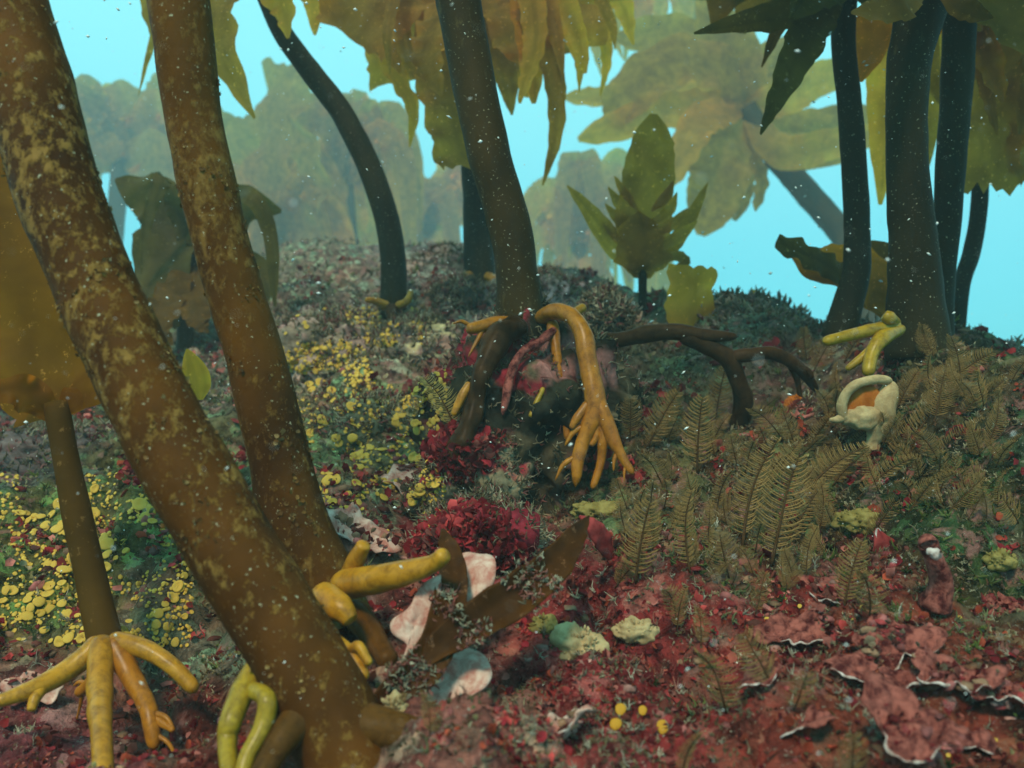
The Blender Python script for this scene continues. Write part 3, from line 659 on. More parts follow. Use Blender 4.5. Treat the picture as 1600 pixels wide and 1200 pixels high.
def kelp_hanging():
    b = hit(747, 440); d = b[1]; t = thing("kelp_plant", b, "kelp directly behind the middle stem, its crown of long fingers hanging down", "kelp", "kelp stems further back")
    pts = [(742,-60,d),(738,50,d),(738,150,d),(741,250,d),(746,340,d),(749,450,d)]
    stipe_part(t, b, pts, [40,40,42,43,44,50], M['stipe_dark'], 0.04, 50, 16, 14)
    root_part(t, b, [([(738,432,d-.03),(712,436,d-.06),(690,452,d-.08)], [18,14,10])], M['root'], 61)
    root_part(t, b, [([(762,432,d-.03),(772,438,d-.06),(778,455,d-.07)], [16,14,9])], M['root'], 62)
    top = (740,-40,d)
    spec = [([top,(650,-30,d-.1),(580,10,d-.15),(545,60,d-.15)],150,'torn','blade'), ([top,(680,-20,d+.1),(640,50,d+.12),(650,130,d+.12)],160,'torn','blade'),
            ([top,(640,-10,d),(600,50,d),(622,120,d),(645,170,d),(640,230,d)],64,'finger','blade_gold'),
            ([top,(700,30,d-.1),(700,120,d-.12),(712,200,d-.12),(728,262,d-.12)],100,'torn','blade'),
            ([top,(690,20,d-.2),(670,90,d-.25),(690,150,d-.25)],70,'leaf','blade'),
            ([top,(790,20,d),(788,90,d-.05),(795,140,d-.06),(800,180,d-.06)],70,'finger','blade'),
            ([top,(800,-10,d-.1),(840,30,d-.15),(866,120,d-.18),(868,210,d-.18),(848,290,d-.18)],66,'finger','blade'),
            ([top,(830,-30,d),(890,30,d),(905,90,d),(905,145,d)],44,'finger','blade_gold'),
            ([top,(850,-40,d+.1),(930,20,d+.15),(948,90,d+.15),(938,150,d+.15)],46,'finger','blade_gold'),
            ([top,(820,-30,d+.1),(880,20,d+.12),(900,80,d+.12)],120,'torn','blade'), ([top,(800,-10,d-.1),(820,50,d-.15),(830,100,d-.15)],120,'tongue','blade'),
            ([top,(780,0,d+.1),(770,60,d+.15),(775,130,d+.15)],130,'tongue','blade'),
            ([top,(860,-60,d+.2),(960,-10,d+.25),(990,70,d+.25)],60,'leaf','blade_gold'), ([top,(600,-60,d+.1),(520,-40,d+.1),(500,30,d+.1)],70,'leaf','blade'),
            ([top,(850,-50,d),(930,-30,d),(1000,-10,d)],90,'leaf','blade')]
    rr = random.Random(5)
    for q in range(22):                          # narrow overlapping straps
        x0 = rr.uniform(540, 960); e = rr.uniform(-.25, .25); y1 = rr.uniform(50, 170) * (1.1 - abs(x0 - 780) / 420)
        spec.append(([top, (740 + (x0 - 740) * .7, -70, d + e * .6), (x0, y1 * .3, d + e), (x0 + rr.uniform(-25, 25), y1, d + e)], rr.uniform(26, 52), 'finger' if rr.random() < .4 else 'tongue', 'blade_gold' if rr.random() < .4 else 'blade'))
    for k, (p, w, pr, m) in enumerate(spec): blade_part(t, b, p, w, M[m], pr, None, .24, .045, 70 + k, nu=48)
def kelp_right():
    b = hit(1308, 522); d = b[1]; t = thing("kelp_plant", b, "slim dark kelp stem beside the stoutest dark stem, long dark leaves at its top", "kelp", "dark kelp stems by the open water")
    pts = [(1325,-80,d),(1318,60,d),(1326,150,d),(1332,220,d),(1338,330,d),(1338,420,d),(1325,475,d),(1308,530,d)]
    stipe_part(t, b, pts, [40,37,37,38,39,42,46,52], M['stipe_dark'], 0.04, 60, 16, 15)
    top = (1325,-50,d)
    for k, (p, w, pr, m) in enumerate([
        ([top,(1290,-5,d-.05),(1230,20,d-.08),(1160,34,d-.1),(1084,52,d-.12)],50,'leaf','blade_dark'),
        ([top,(1290,0,d-.06),(1258,60,d-.1),(1225,130,d-.12),(1188,210,d-.14)],66,'leaf','blade_dark'),
        ([top,(1250,-35,d),(1150,-12,d-.05),(1055,-2,d-.08)],26,'leaf','blade_dark'),
        ([top,(1280,-10,d+.1),(1230,20,d+.15),(1190,105,d+.15)],44,'leaf','blade_brown'),
        ([top,(1350,0,d+.1),(1362,60,d+.12),(1345,128,d+.12)],80,'leaf','blade_orange'),
        ([top,(1300,-30,d-.1),(1270,-10,d-.15),(1235,30,d-.18)],80,'leaf','blade_dark'),
        ([top,(1370,-20,d-.1),(1400,0,d-.12),(1440,30,d-.12)],80,'leaf','blade_dark')]):
        blade_part(t, b, p, w, M[m], pr, None, .12, .10, 90 + k)
def kelp_right_main():
    b = hit(1436, 548); d = b[1]; t = thing("kelp_plant", b, "stoutest dark kelp stem, two yellow roots at its foot, by the open water", "kelp", "dark kelp stems by the open water")
    pts = [(1480,-160,d),(1450,-40,d),(1430,50,d),(1419,120,d),(1417,200,d),(1420,300,d),(1428,400,d),(1432,470,d),(1436,560,d)]
    stipe_part(t, b, pts, [96,88,72,63,60,66,76,84,104], M['stipe_dark'], 0.06, 60, 20, 16)
    e = d - .05
    root_part(t, b, [([(1402,508,e),(1350,518,e-.03),(1286,534,e-.05)], [24,20,16])], M['root_green'], 101)
    root_part(t, b, [([(1412,512,e),(1378,530,e-.03),(1362,555,e-.04),(1355,588,e-.05)], [14,26,24,18]), ([(1375,535,e-.03),(1345,560,e-.03),(1322,578,e-.03)], [18,14,9])], M['root_green'], 102)
    root_part(t, b, [([(1400,505,e),(1390,498,e-.02),(1380,492,e-.02)], [16,22,16])], M['root_green'], 104)
    blade_part(t, b, [(1470,-60,d),(1490,-5,d-.05),(1520,18,d-.06),(1552,28,d-.06)], 40, M['blade_brown'], 'leaf', .2, .15, .08, 111)
    blade_part(t, b, [(1475,-100,d),(1420,-20,d-.1),(1390,10,d-.12),(1330,20,d-.12)], 70, M['blade_dark'], 'leaf', .2, .15, .08, 112)
    overhead_crown(t, b, P(1480,-160,d), 14, .72, .19, M['blade_dark'], 113, True)  # unseen crown spread wide to darken the shoulder below
def kelp_right_third():
    b = hit(1462, 540); b = P(1462, 535, b[1] + .17); d = b[1]; t = thing("kelp_plant", b, "dark kelp stem half hidden behind the stoutest dark stem, carrying broad hazy blades", "kelp", "dark kelp stems by the open water")
    pts = [(1505,-80,d),(1500,20,d),(1494,150,d),(1486,250,d),(1480,350,d),(1470,430,d),(1462,545,d)]
    stipe_part(t, b, pts, [50,50,48,45,42,42,50], M['stipe_dark'], 0.05, 50, 16, 17)
    top = (1505,-60,d)
    for k, (p, w, pr, m) in enumerate([
        ([top,(1540,-20,d+.15),(1560,120,d+.22),(1545,292,d+.25)],150,'broad','blade'), ([top,(1580,-40,d+.2),(1620,120,d+.25),(1600,275,d+.3)],150,'broad','blade'),
        ([top,(1600,-30,d+.1),(1680,80,d+.15),(1690,260,d+.2)],160,'broad','blade'), ([top,(1550,-40,d+.3),(1580,60,d+.35),(1570,200,d+.4)],170,'broad','blade_brown'),
        ([top,(1450,-20,d+.4),(1395,120,d+.5),(1375,320,d+.5)],110,'leaf','blade_gold'), ([top,(1470,-10,d+.4),(1440,120,d+.5),(1440,290,d+.5)],120,'leaf','blade'),
        ([top,(1540,-30,d-.05),(1590,40,d-.05),(1640,120,d-.05)],90,'leaf','blade')]):
        blade_part(t, b, p, w, M[m], pr, None, .22, .06, 120 + k)
    rr = random.Random(9)
    for q in range(14):
        x0 = rr.uniform(1380, 1640); e = rr.uniform(.1, .6); y1 = rr.uniform(120, 270)
        blade_part(t, b, [top, (1500 + (x0 - 1500) * .7, -60, d + e * .6), (x0, y1 * .4, d + e), (x0 + rr.uniform(-30, 30), y1, d + e)], rr.uniform(34, 64), M['blade_gold' if rr.random() < .3 else 'blade'], 'tongue', None, .22, .06, 3000 + q)
def kelp_right_far():
    b = hit(1500, 560); b = P(1494, 535, 1.45); t = thing("kelp_plant", b, "thin bluish kelp stem standing alone against the open water", "kelp", "dark kelp stems by the open water")
    d = 1.45
    stipe_part(t, b, [(1530,120,d),(1532,270,d),(1528,340,d),(1518,395,d),(1503,445,d),(1492,545,d)], [24,25,26,26,25,26], M['stipe_dark'], 0.04, 40, 14, 18)
def kelp_star():
    b = hit(1350, 510); b = P(1365, 520, 5.0); d = 5.2; t = thing("kelp_plant", b, "bent kelp with golden blades radiating like a star in open water", "kelp", "kelp in the hazy distance")
    stipe_part(t, b, [(1165,168,d),(1205,235,d),(1260,300,d),(1320,372,d),(1350,440,d-0.16),(1366,530,d-0.32)], [34,38,40,40,40,44], M['stipe_plain'], 0.04, 44, 14, 19)
    c = (1165,168,d)
    for k, (p, w, pr, m) in enumerate([
        ([c,(1120,105,d-0.16),(1050,95,d-0.24),(985,145,d-0.32),(955,200,d-0.32)],95,'tongue','blade'), ([c,(1090,165,d-0.16),(1000,185,d-0.32),(903,218,d-0.40)],62,'tongue','blade_gold'),
        ([c,(1060,140,d+0.16),(960,150,d+0.24),(878,152,d+0.32)],46,'tongue','blade_gold'), ([c,(1100,185,d-0.32),(1070,235,d-0.40),(1040,300,d-0.48)],60,'tongue','blade_gold'),
        ([c,(1128,220,d-0.16),(1120,290,d-0.24),(1095,368,d-0.32)],105,'tongue','blade'), ([c,(1160,230,d+0.08),(1160,290,d+0.08),(1148,345,d)],44,'tongue','blade'),
        ([c,(1175,240,d),(1190,280,d),(1180,330,d)],36,'tongue','blade'),
        ([c,(1240,195,d+0.16),(1330,183,d+0.24),(1420,190,d+0.32)],50,'tongue','blade'), ([c,(1220,235,d-0.16),(1300,225,d-0.24),(1400,200,d-0.32)],56,'tongue','blade_gold'),
        ([c,(1190,120,d+0.16),(1220,80,d+0.16),(1280,55,d+0.16)],66,'tongue','blade'), ([c,(1120,85,d+0.16),(1040,55,d+0.24),(960,60,d+0.32)],80,'tongue','blade'),
        ([c,(1150,90,d),(1120,40,d),(1110,-30,d)],90,'tongue','blade'), ([c,(1230,150,d),(1290,120,d),(1350,120,d)],60,'tongue','blade_gold'),
        ([c,(1220,255,d+0.16),(1270,255,d+0.16),(1330,248,d+0.16)],22,'tongue','blade')]):
        blade_part(t, b, p, w, M[m], pr, None, .18, .05, 140 + k)
def kelp_young():
    b = hit(1004, 492); d = b[1]; t = thing("kelp_plant", b, "short young kelp with an upright toothed blade standing in open water", "kelp", "kelp in the hazy distance")
    stipe_part(t, b, [(1004,415,d),(1004,450,d),(1004,500,d)], [16,13,16], M['stipe_dark'], .04, 20, 12, 20)
    blade_part(t, b, [(1004,435,d),(1005,380,d),(1010,300,d),(1018,240,d),(1021,178,d)], 92, M['blade'], 'tongue', .1, .12, .06, 160, nu=50)
    blade_part(t, b, [(1004,435,d),(1004,400,d-.02),(1000,360,d-.03),(998,330,d-.03)], 84, M['blade'], 'leaf', .1, .15, .2, 161)
    K = [([(998,425),(960,385),(925,335),(886,290)],36),([(1010,425),(1050,385),(1082,335),(1106,285)],26),([(1006,420),(1050,400),(1072,408),(1056,415)],20),
         ([(995,360),(965,340),(945,318)],18),([(992,345),(968,318),(950,292)],18),([(998,330),(975,300),(960,275)],16),([(996,380),(962,365),(940,345)],18),([(1000,310),(982,285),(975,262)],14),
         ([(1015,350),(1045,330),(1058,300)],18),([(1018,330),(1042,305),(1052,282)],16),([(1015,370),(1050,350),(1075,325)],18),([(1012,395),(1060,370),(1090,345)],22)]
    for k, (p, w) in enumerate(K): blade_part(t, b, [(x_, y_, d + .02 * math.sin(k * 2.1) * j) for j, (x_, y_) in enumerate(p)], w, M['blade'], 'leaf', None, .2, .1, 165 + k, nu=16, nv=7)

for fn in (kelp_front, kelp_second, kelp_small_left, kelp_center, kelp_curved, kelp_hanging, kelp_right, kelp_right_main, kelp_right_third, kelp_right_far, kelp_star, kelp_young): fn()

# --- hazy kelp on the far left and centre: each plant its own blades
def far_kelp(label, base_px, stem, sw, blades, seed, group="kelp in the hazy distance", stem_mat='stipe_plain'):
    K = 3.6 if base_px[2] > 2 else 1.15
    far = lambda q: tuple((x_, y_, d_ * K) for x_, y_, d_ in q)
    base_px = (base_px[0], base_px[1], base_px[2] * K); stem = far(stem)
    rr = random.Random(seed); (cx, cyy, cd) = stem[0]; extra = []
    for q in range(20 if K > 2 else 6):          # hanging straps that fill the crown
        dx, up, e = rr.uniform(-110, 110), rr.uniform(10, 130), rr.uniform(-.5, .5); sw_ = rr.uniform(.3, 1.0) * (1 if dx > 0 else -1)
        p = [stem[0], (cx + dx * .5, cyy - up * .8, cd + e * .5), (cx + dx * .8, cyy - up, cd + e), (cx + dx + sw_ * 22, cyy - up * .6 + 20, cd + e), (cx + dx + sw_ * 38, cyy + rr.uniform(20, 170) * (1 if K > 2 else .6), cd + e)]
        extra.append((p, rr.uniform(26, 52), 'blade_dark' if K < 2 else 'blade_gold' if rr.random() < .45 else 'blade', 'tongue' if rr.random() < .6 else 'finger'))
    blades = [(far(p), w * .75, m, 'torn' if pr == 'broad' else pr) for p, w, m, pr in blades] + extra
    b = P(*base_px); t = thing("kelp_plant", b, label, "kelp", group)
    stipe_part(t, b, stem, [sw] * len(stem), M[stem_mat], .04, 26, 12, seed)
    for k, (p, w, m, pr) in enumerate(blades): blade_part(t, b, p, w, M[m], pr, None, .30, .04, seed + k, nu=44, nv=15)
far_kelp("broad ruffled kelp rising like a pale curtain behind the speckled stem", (400,480,2.4), [(430,400,2.4),(415,440,2.4),(400,500,2.4)], 30,
         [([(430,410,2.4),(420,320,2.4),(430,210,2.4),(455,100,2.4)],130,'blade','broad'), ([(430,410,2.4),(470,340,2.35),(480,250,2.3),(450,180,2.3)],110,'blade','leaf'),
          ([(430,410,2.4),(390,330,2.45),(370,260,2.5),(380,180,2.5)],120,'blade','broad'), ([(430,410,2.4),(500,380,2.5),(520,300,2.5),(500,230,2.5)],80,'blade','leaf'),
          ([(430,410,2.4),(440,440,2.2),(460,470,2.2),(470,500,2.2)],60,'blade','finger')], 200)
far_kelp("dark olive kelp drooping between the two nearest stems", (290,560,1.55), [(300,400,1.6),(292,480,1.58),(288,570,1.55)], 26,
         [([(300,410,1.6),(260,330,1.6),(220,300,1.6),(180,280,1.6)],110,'blade_dark','leaf'), ([(300,410,1.6),(280,350,1.6),(250,420,1.55),(230,500,1.5)],130,'blade_dark','broad'),
          ([(300,410,1.6),(340,350,1.65),(380,320,1.65),(440,330,1.65)],110,'blade_dark','leaf'), ([(300,410,1.6),(340,420,1.6),(400,430,1.6),(420,470,1.6)],100,'blade_dark','leaf'),
          ([(300,410,1.6),(300,460,1.5),(310,500,1.45),(325,520,1.45)],60,'blade_brown','leaf'), ([(300,410,1.6),(270,450,1.5),(250,510,1.45),(270,540,1.45)],70,'blade_brown','leaf')], 220)
far_kelp("bluish kelp crown glimpsed between the two nearest stems against open water", (160,520,3.0), [(190,250,3.0),(175,400,3.0),(160,540,3.0)], 28,
         [([(190,250,3),(230,190,3),(190,150,3),(140,145,3)],100,'blade','leaf'), ([(190,250,3),(210,230,3),(160,250,3),(130,290,3)],110,'blade','leaf'),
          ([(190,250,3),(230,240,2.9),(240,290,2.9),(225,340,2.9)],110,'blade','leaf'), ([(190,250,3),(150,210,3.1),(110,200,3.1),(60,230,3.1)],120,'blade','leaf'),
          ([(190,250,3),(240,220,3.1),(290,190,3.1),(330,180,3.1)],110,'blade','leaf')], 240)
far_kelp("yellowish kelp blades hanging beside the curved stem", (545,480,2.6), [(540,290,2.6),(548,400,2.6),(546,490,2.6)], 24,
         [([(540,290,2.6),(550,340,2.6),(545,400,2.6),(550,460,2.6)],70,'blade_gold','finger'), ([(540,290,2.6),(510,320,2.6),(490,400,2.6),(480,460,2.6)],80,'blade','finger'),
          ([(540,290,2.6),(580,310,2.7),(600,380,2.7),(580,450,2.7)],90,'blade_gold','leaf'), ([(540,290,2.6),(520,270,2.6),(490,300,2.6),(450,350,2.6)],70,'blade','leaf')], 260)
far_kelp("low hazy yellow kelp mound between middle stem and young kelp", (905,455,3.0), [(905,380,3.0),(905,420,3.0),(905,470,3.0)], 24,
         [([(905,400,3),(880,370,3),(850,365,3),(830,400,3)],70,'blade_gold','leaf'), ([(905,400,3),(930,360,3),(960,370,3),(980,410,3)],80,'blade','leaf'),
          ([(905,400,3),(890,350,3.1),(870,345,3.1),(845,350,3.1)],60,'blade','leaf'), ([(905,400,3),(890,420,2.9),(870,440,2.9),(850,470,2.9)],70,'blade_gold','leaf'),
          ([(905,400,3),(920,420,2.9),(940,440,2.9),(970,460,2.9)],80,'blade_gold','leaf')], 280)
far_kelp("low grey kelp clump on the skyline between curved and middle stems", (670,420,3.2), [(670,350,3.2),(670,390,3.2),(670,430,3.2)], 24,
         [([(670,365,3.2),(640,335,3.2),(610,345,3.2),(590,380,3.2)],80,'blade','leaf'), ([(670,365,3.2),(700,330,3.2),(730,335,3.2),(750,370,3.2)],80,'blade','leaf'),
          ([(670,365,3.2),(650,380,3.1),(640,410,3.1),(630,430,3.1)],90,'blade','leaf'), ([(670,365,3.2),(690,380,3.1),(700,410,3.1),(720,430,3.1)],80,'blade_gold','leaf'),
          ([(670,365,3.2),(675,340,3.2),(680,315,3.2),(682,298,3.2)],14,'blade','leaf')], 300)
far_kelp("golden kelp crown of short lobes hanging at the top between middle stem and dark leaves", (1010,470,2.6), [(1015,-60,2.6),(1012,0,2.7),(1010,20,2.75)], 18,
         [([(1015,-50,2.3),(980,0,2.3),(960,50,2.3),(975,95,2.3)],44,'blade_gold','finger'), ([(1015,-50,2.3),(1000,20,2.3),(1000,60,2.3),(1010,92,2.3)],52,'blade_orange','leaf'),
          ([(1015,-50,2.3),(1030,0,2.3),(1030,50,2.3),(1040,80,2.3)],40,'blade_gold','finger'), ([(1015,-50,2.3),(1050,-20,2.3),(1070,10,2.3),(1080,40,2.3)],50,'blade_gold','leaf'),
          ([(1015,-50,2.3),(940,-20,2.3),(930,60,2.3),(940,120,2.3)],50,'blade_gold','finger')], 320)
def single_blade(label, pts, w, mat, prof, seed, base=None, ruffle=.12, torn=.08, curl=0.0, name="seaweed_blade", thick=.0015, tw=None):
    if mat is not M['red']: thick = 0
    b = P(*pts[0]) if base is None else base
    t = thing(name, b, label, "seaweed"); blade_part(t, b, pts, w, mat, prof, tw, ruffle, torn, seed, curl=curl, thick=thick); return t, b
g = hit(1082, 520); d = g[1]
single_blade("square topped yellow blade standing on the reef beyond the dark branch", [(1082,525,d),(1078,490,d),(1080,450,d),(1084,416,d)], 82, M['blade_gold'], 'torn', 341, tw=.1)
single_blade("rounded pale grey blade on the skyline past the square yellow blade", [(1190,525,2.0),(1188,500,2.0),(1182,475,2.0),(1176,452,2.0)], 62, M['blade'], 'leaf', 343, tw=.1)
t, b = single_blade("curled brown blade with a dark rolled tip beside the slim dark stem", [(1410,500,1.3),(1370,450,1.3),(1320,425,1.28),(1270,425,1.26),(1235,400,1.25)], 90, M['blade_orange'], 'leaf', 345, curl=.4)
blade_part(t, b, [(1345,440,1.26),(1310,425,1.25),(1265,400,1.23),(1213,376,1.22)], 46, M['blade_dark'], 'strap', .2, .25, .2, 347)
blade_part(t, b, [(1405,500,1.32),(1380,440,1.32),(1360,420,1.32),(1340,470,1.3)], 110, M['blade_brown'], 'leaf', .1, .15, .06, 348)

# ------------------------------------------------------------------ boulder under the middle stem, other rocks
def rock(label, center, rad, tones, seed, amp=.25, scale=14, name="boulder", nu=120, nv=80, cat="rock", cone=0.0):
    V, Fc = blob_geo(center, rad, seed, amp, scale, nu, nv, .10, 70)
    if cone: V[:, :2] = np.array(center)[:2] + (V[:, :2] - np.array(center)[:2]) * (1 - cone * (V[:, 2:3] - center[2]) / rad[2])
    up = (V[:, 2] - center[2]) / np.max(np.asarray(rad) * np.ones(3))
    c = np.zeros((len(V), 3)) + np.array(tones[0])
    for k, tn in enumerate(tones[1:]):
        m = np.clip((fbm(V, 22, 3, seed + 80 + 9 * k) - 0.12) * 5, 0, 1)[:, None]; c = c * (1 - m) + np.array(tn) * m
    mb = MB(); mb.add(V, Fc, c); b = np.asarray(center, float)
    o = mb.build(name, M['boulder'], None, b); tag(o, label, cat); return o
rock("overgrown boulder under the middle kelp stem, red patches on its shoulder", P(832,662,.955), (.108,.105,.110), [(.065,.05,.028),(.15,.12,.07),(.26,.025,.035),(.30,.13,.11),(.018,.018,.012),(.03,.03,.018)], 401, .26, 24, cone=.22)  # near-black tones put the cavity's shade into the rock colour
rock("low crusty ledge leaning against the boulder, dark below and red on top", P(735,745,.865), (.055,.05,.045), [(.08,.07,.04),(.30,.03,.04),(.30,.03,.04),(.24,.20,.12)], 403, .3, 22)
rock("dark smooth rock behind the boulder beside its short root", P(940,505,1.28), (.035,.05,.035), [(.035,.04,.03),(.06,.06,.04)], 405)
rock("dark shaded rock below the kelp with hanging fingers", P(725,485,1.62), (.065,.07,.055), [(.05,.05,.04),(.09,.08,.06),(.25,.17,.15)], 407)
rock("pinkish mound on the skyline beside the kelp with hanging fingers", P(700,445,1.9), (.09,.12,.06), [(.42,.26,.24),(.26,.18,.14),(.46,.34,.28)], 409)
rock("pink crusted mound rising just behind the middle stem's foot", P(860,480,1.72), (.08,.1,.055), [(.44,.28,.26),(.3,.22,.18)], 411)
rock("rounded crusty mound speckled yellow between curved stem and speckled stem", P(520,560,1.46), (.10,.12,.07), [(.42,.28,.22),(.46,.38,.16),(.34,.20,.17),(.22,.17,.12)], 413)
rock("mossy green mound dotted with yellow discs beside the boulder", P(595,680,1.12), (.09,.10,.045), [(.22,.24,.11),(.32,.32,.16),(.12,.13,.08)], 415)
rock("purplish dark mound behind the slender young kelp", P(60,740,1.2), (.15,.14,.06), [(.10,.075,.07),(.15,.11,.10),(.18,.05,.05)], 417)
rock("lumpy pinkish boulder speckled with yellow below the curved stem", P(640,560,1.42), (.085,.09,.06), [(.36,.22,.18),(.28,.17,.13),(.42,.35,.18),(.16,.13,.10)], 423)
rock("pinkish brown boulder behind the speckled stem at the ridge", P(480,530,1.75), (.13,.12,.07), [(.40,.26,.21),(.30,.22,.15),(.20,.16,.12)], 425)
rock("blackish rock at the reef edge under the open water", P(1610,640,.95), (.05,.1,.055), [(.03,.035,.025),(.06,.06,.035)], 419)
rock("red lump crusted ridge below the boulder between yellow root and brown strap", P(745,860,.68), (.055,.06,.035), [(.30,.03,.04),(.36,.09,.08),(.20,.02,.03),(.28,.22,.14)], 421, .35, 26)

# ------------------------------------------------------------------ bare branching root lying across the reef
def dark_branch():
    b = P(915,528,1.0); t = thing("kelp_root", b, "bare blackish branching kelp root lying across the reef beside the boulder", "seaweed root")
    root_part(t, b, [([(890,518,.99),(945,532,.97),(1000,524,.96),(1050,518,.955),(1100,524,.95),(1154,526,.95)], [24,27,26,26,22,15])], M['root_dark'], 431, "stem")
    root_part(t, b, [([(1060,522,.955),(1105,540,.955),(1138,562,.96),(1155,600,.97),(1160,640,.985),(1150,665,1.0)], [26,30,32,28,34,40])], M['root_dark'], 433, "branch")
    root_part(t, b, [([(1130,560,.96),(1165,555,.955),(1205,552,.955),(1245,572,.96),(1278,612,.98)], [20,22,22,20,12]), ([(1235,566,.96),(1246,595,.965),(1250,622,.97)], [14,11,7]), ([(1240,568,.96),(1262,580,.96),(1270,592,.96)], [12,10,6])], M['root_dark'], 434, "branch")
dark_branch()

# ------------------------------------------------------------------ brown straps and pink plates in front
def straps():
    b = P(640,1070,.48); t = thing("brown_strap", b, "brown leathery strap seaweed forking across the pink crust in front", "seaweed")
    blade_part(t, b, [(570,1115,.452),(615,1085,.455),(660,1045,.462),(690,990,.475),(703,930,.495),(706,880,.52),(692,830,.55)], 58, M['strap'], 'tongue', .25, .16, .05, 441, thick=.002, curl=.5, nu=60, nv=15)
    blade_part(t, b, [(655,1040,.463),(700,1000,.468),(760,962,.478),(825,918,.492),(875,872,.512),(900,835,.53),(918,808,.55)], 64, M['strap'], 'leaf', -.15, .18, .05, 442, thick=.002, curl=.5, nu=60, nv=15)
straps()
def plate(poly, d, dd, label, mat, rim=True, seed=0, group=None, cat="crust", name="crust_plate", tilt=None):
    """an irregular thin plate: outline in photo pixels at depth d (+dd over its height), with a paler growing rim"""
    poly = np.array(poly, float); cy_ = poly[:, 1].mean(); hh = np.ptp(poly[:, 1])
    loop = spline([P(x_, y_, d - dd * (y_ - cy_) / hh) for x_, y_ in np.vstack([poly, poly[:1]])], 48)[:-1]
    c = loop.mean(0); nrm = norm(np.cross(loop[12] - c, loop[0] - c)); nrm = nrm * (1 if nrm[1] < 0 else -1)
    n = len(loop); V = []; th = .0016
    ring = np.linspace(0, 1, 8)[1:]
    for s in (1, -1):
        V.append(c + nrm * th * s)
        for r_ in ring:
            q = c + (loop - c) * r_; q = q + nrm * (th * s * (1.0 if r_ < 1 else .6) + .0035 * fbm(q, 70, 2, seed)[:, None] + .004 * r_ ** 3 * noise(q, 45, seed + 5)[:, None]); V.extend(q)
    V = np.vstack(V); m = 1 + n * len(ring); Fc = []
    for o, fl in ((0, False), (m, True)):
        for j in range(n):
            j2 = (j + 1) % n; f = (o, o + 1 + j, o + 1 + j2); Fc.append(f[::-1] if fl else f)
            for k in range(len(ring) - 1):
                a0 = o + 1 + k * n; f = (a0 + j, a0 + n + j, a0 + n + j2, a0 + j2); Fc.append(f[::-1] if fl else f)
    a0 = 1 + (len(ring) - 1) * n
    for j in range(n):
        j2 = (j + 1) % n; Fc.append((a0 + j, m + a0 + j, m + a0 + j2, a0 + j2))
    t = thing(name, c, label, cat, group); mb = MB(); mb.add(V, Fc); mb.build("plate", mat, t, c)
    if rim:
        e = V[a0:a0 + n]; k0 = int(random.Random(seed).uniform(0, n)); sel = [e[(k0 + i) % n] for i in range(int(n * .72))]
        mb = MB(); mb.add(*tube_geo(sel, [.0006, .0012, .0014, .0011, .0014, .0006], 60, 6, .5, 300, seed)); mb.build("rim", M['white'], t, c)
    return t
plate([(690,903),(688,950),(668,1005),(645,1035),(625,1048),(638,1012),(613,990),(612,968),(640,950),(655,922)], .485, .03, "heart shaped pink grey plate framed by the brown strap's curve", M['pink'], False, 451, cat="crust")
plate([(722,872),(768,872),(772,912),(738,955),(716,958)], .515, .03, "small pink plate wedged in the fork between the two brown straps", M['pink'], False, 452)
plate([(725,1005),(760,1025),(768,1062),(742,1092),(680,1112),(648,1095),(688,1040)], .475, .03, "rounded pink plate lying below the brown strap fork", M['pink'], False, 453)

# ------------------------------------------------------------------ white-rimmed red crust plates, lower right
PL = [((1415,1150),68,40,"large red plate with wavy white rim at the front of the reef"), ((1520,1165),40,24,"dark red plate with pale rim beside the large white rimmed plate"),
      ((1250,1005),46,20,"thin red plate with white edge between the small feathers"), ((1400,1020),52,24,"red plate with white lower edge beside the green tuft"),
      ((1330,1062),40,16,"narrow pale rimmed plate above the large white rimmed plate"), ((1262,1150),34,22,"broken whitish crust plate with ragged teeth"),
      ((1485,1075),50,18,"long white edged plate running down the slope by the dark corner"), ((1190,1080),30,16,"small red crust plate below the single fan feather"),
      ((1300,930),44,26,"maroon plate with a pale left edge under the tall feathers"), ((1420,1090),34,14,"little white rimmed ledge directly above the large plate"),
      ((1555,960),36,18,"faint rimmed plate in the dark green corner"), ((1560,1110),40,20,"rusty plate with bright rim at the picture's edge"),
      ((60,1090),34,20,"pale pink plate with white edge under the ochre root"), ((640,770),44,16,"tan plate with thin white edge among the yellow discs"),
      ((560,835),46,26,"pink crust plate beside the base of the speckled stem"), ((890,1172),40,20,"pink plate at the front beside the orange discs")]
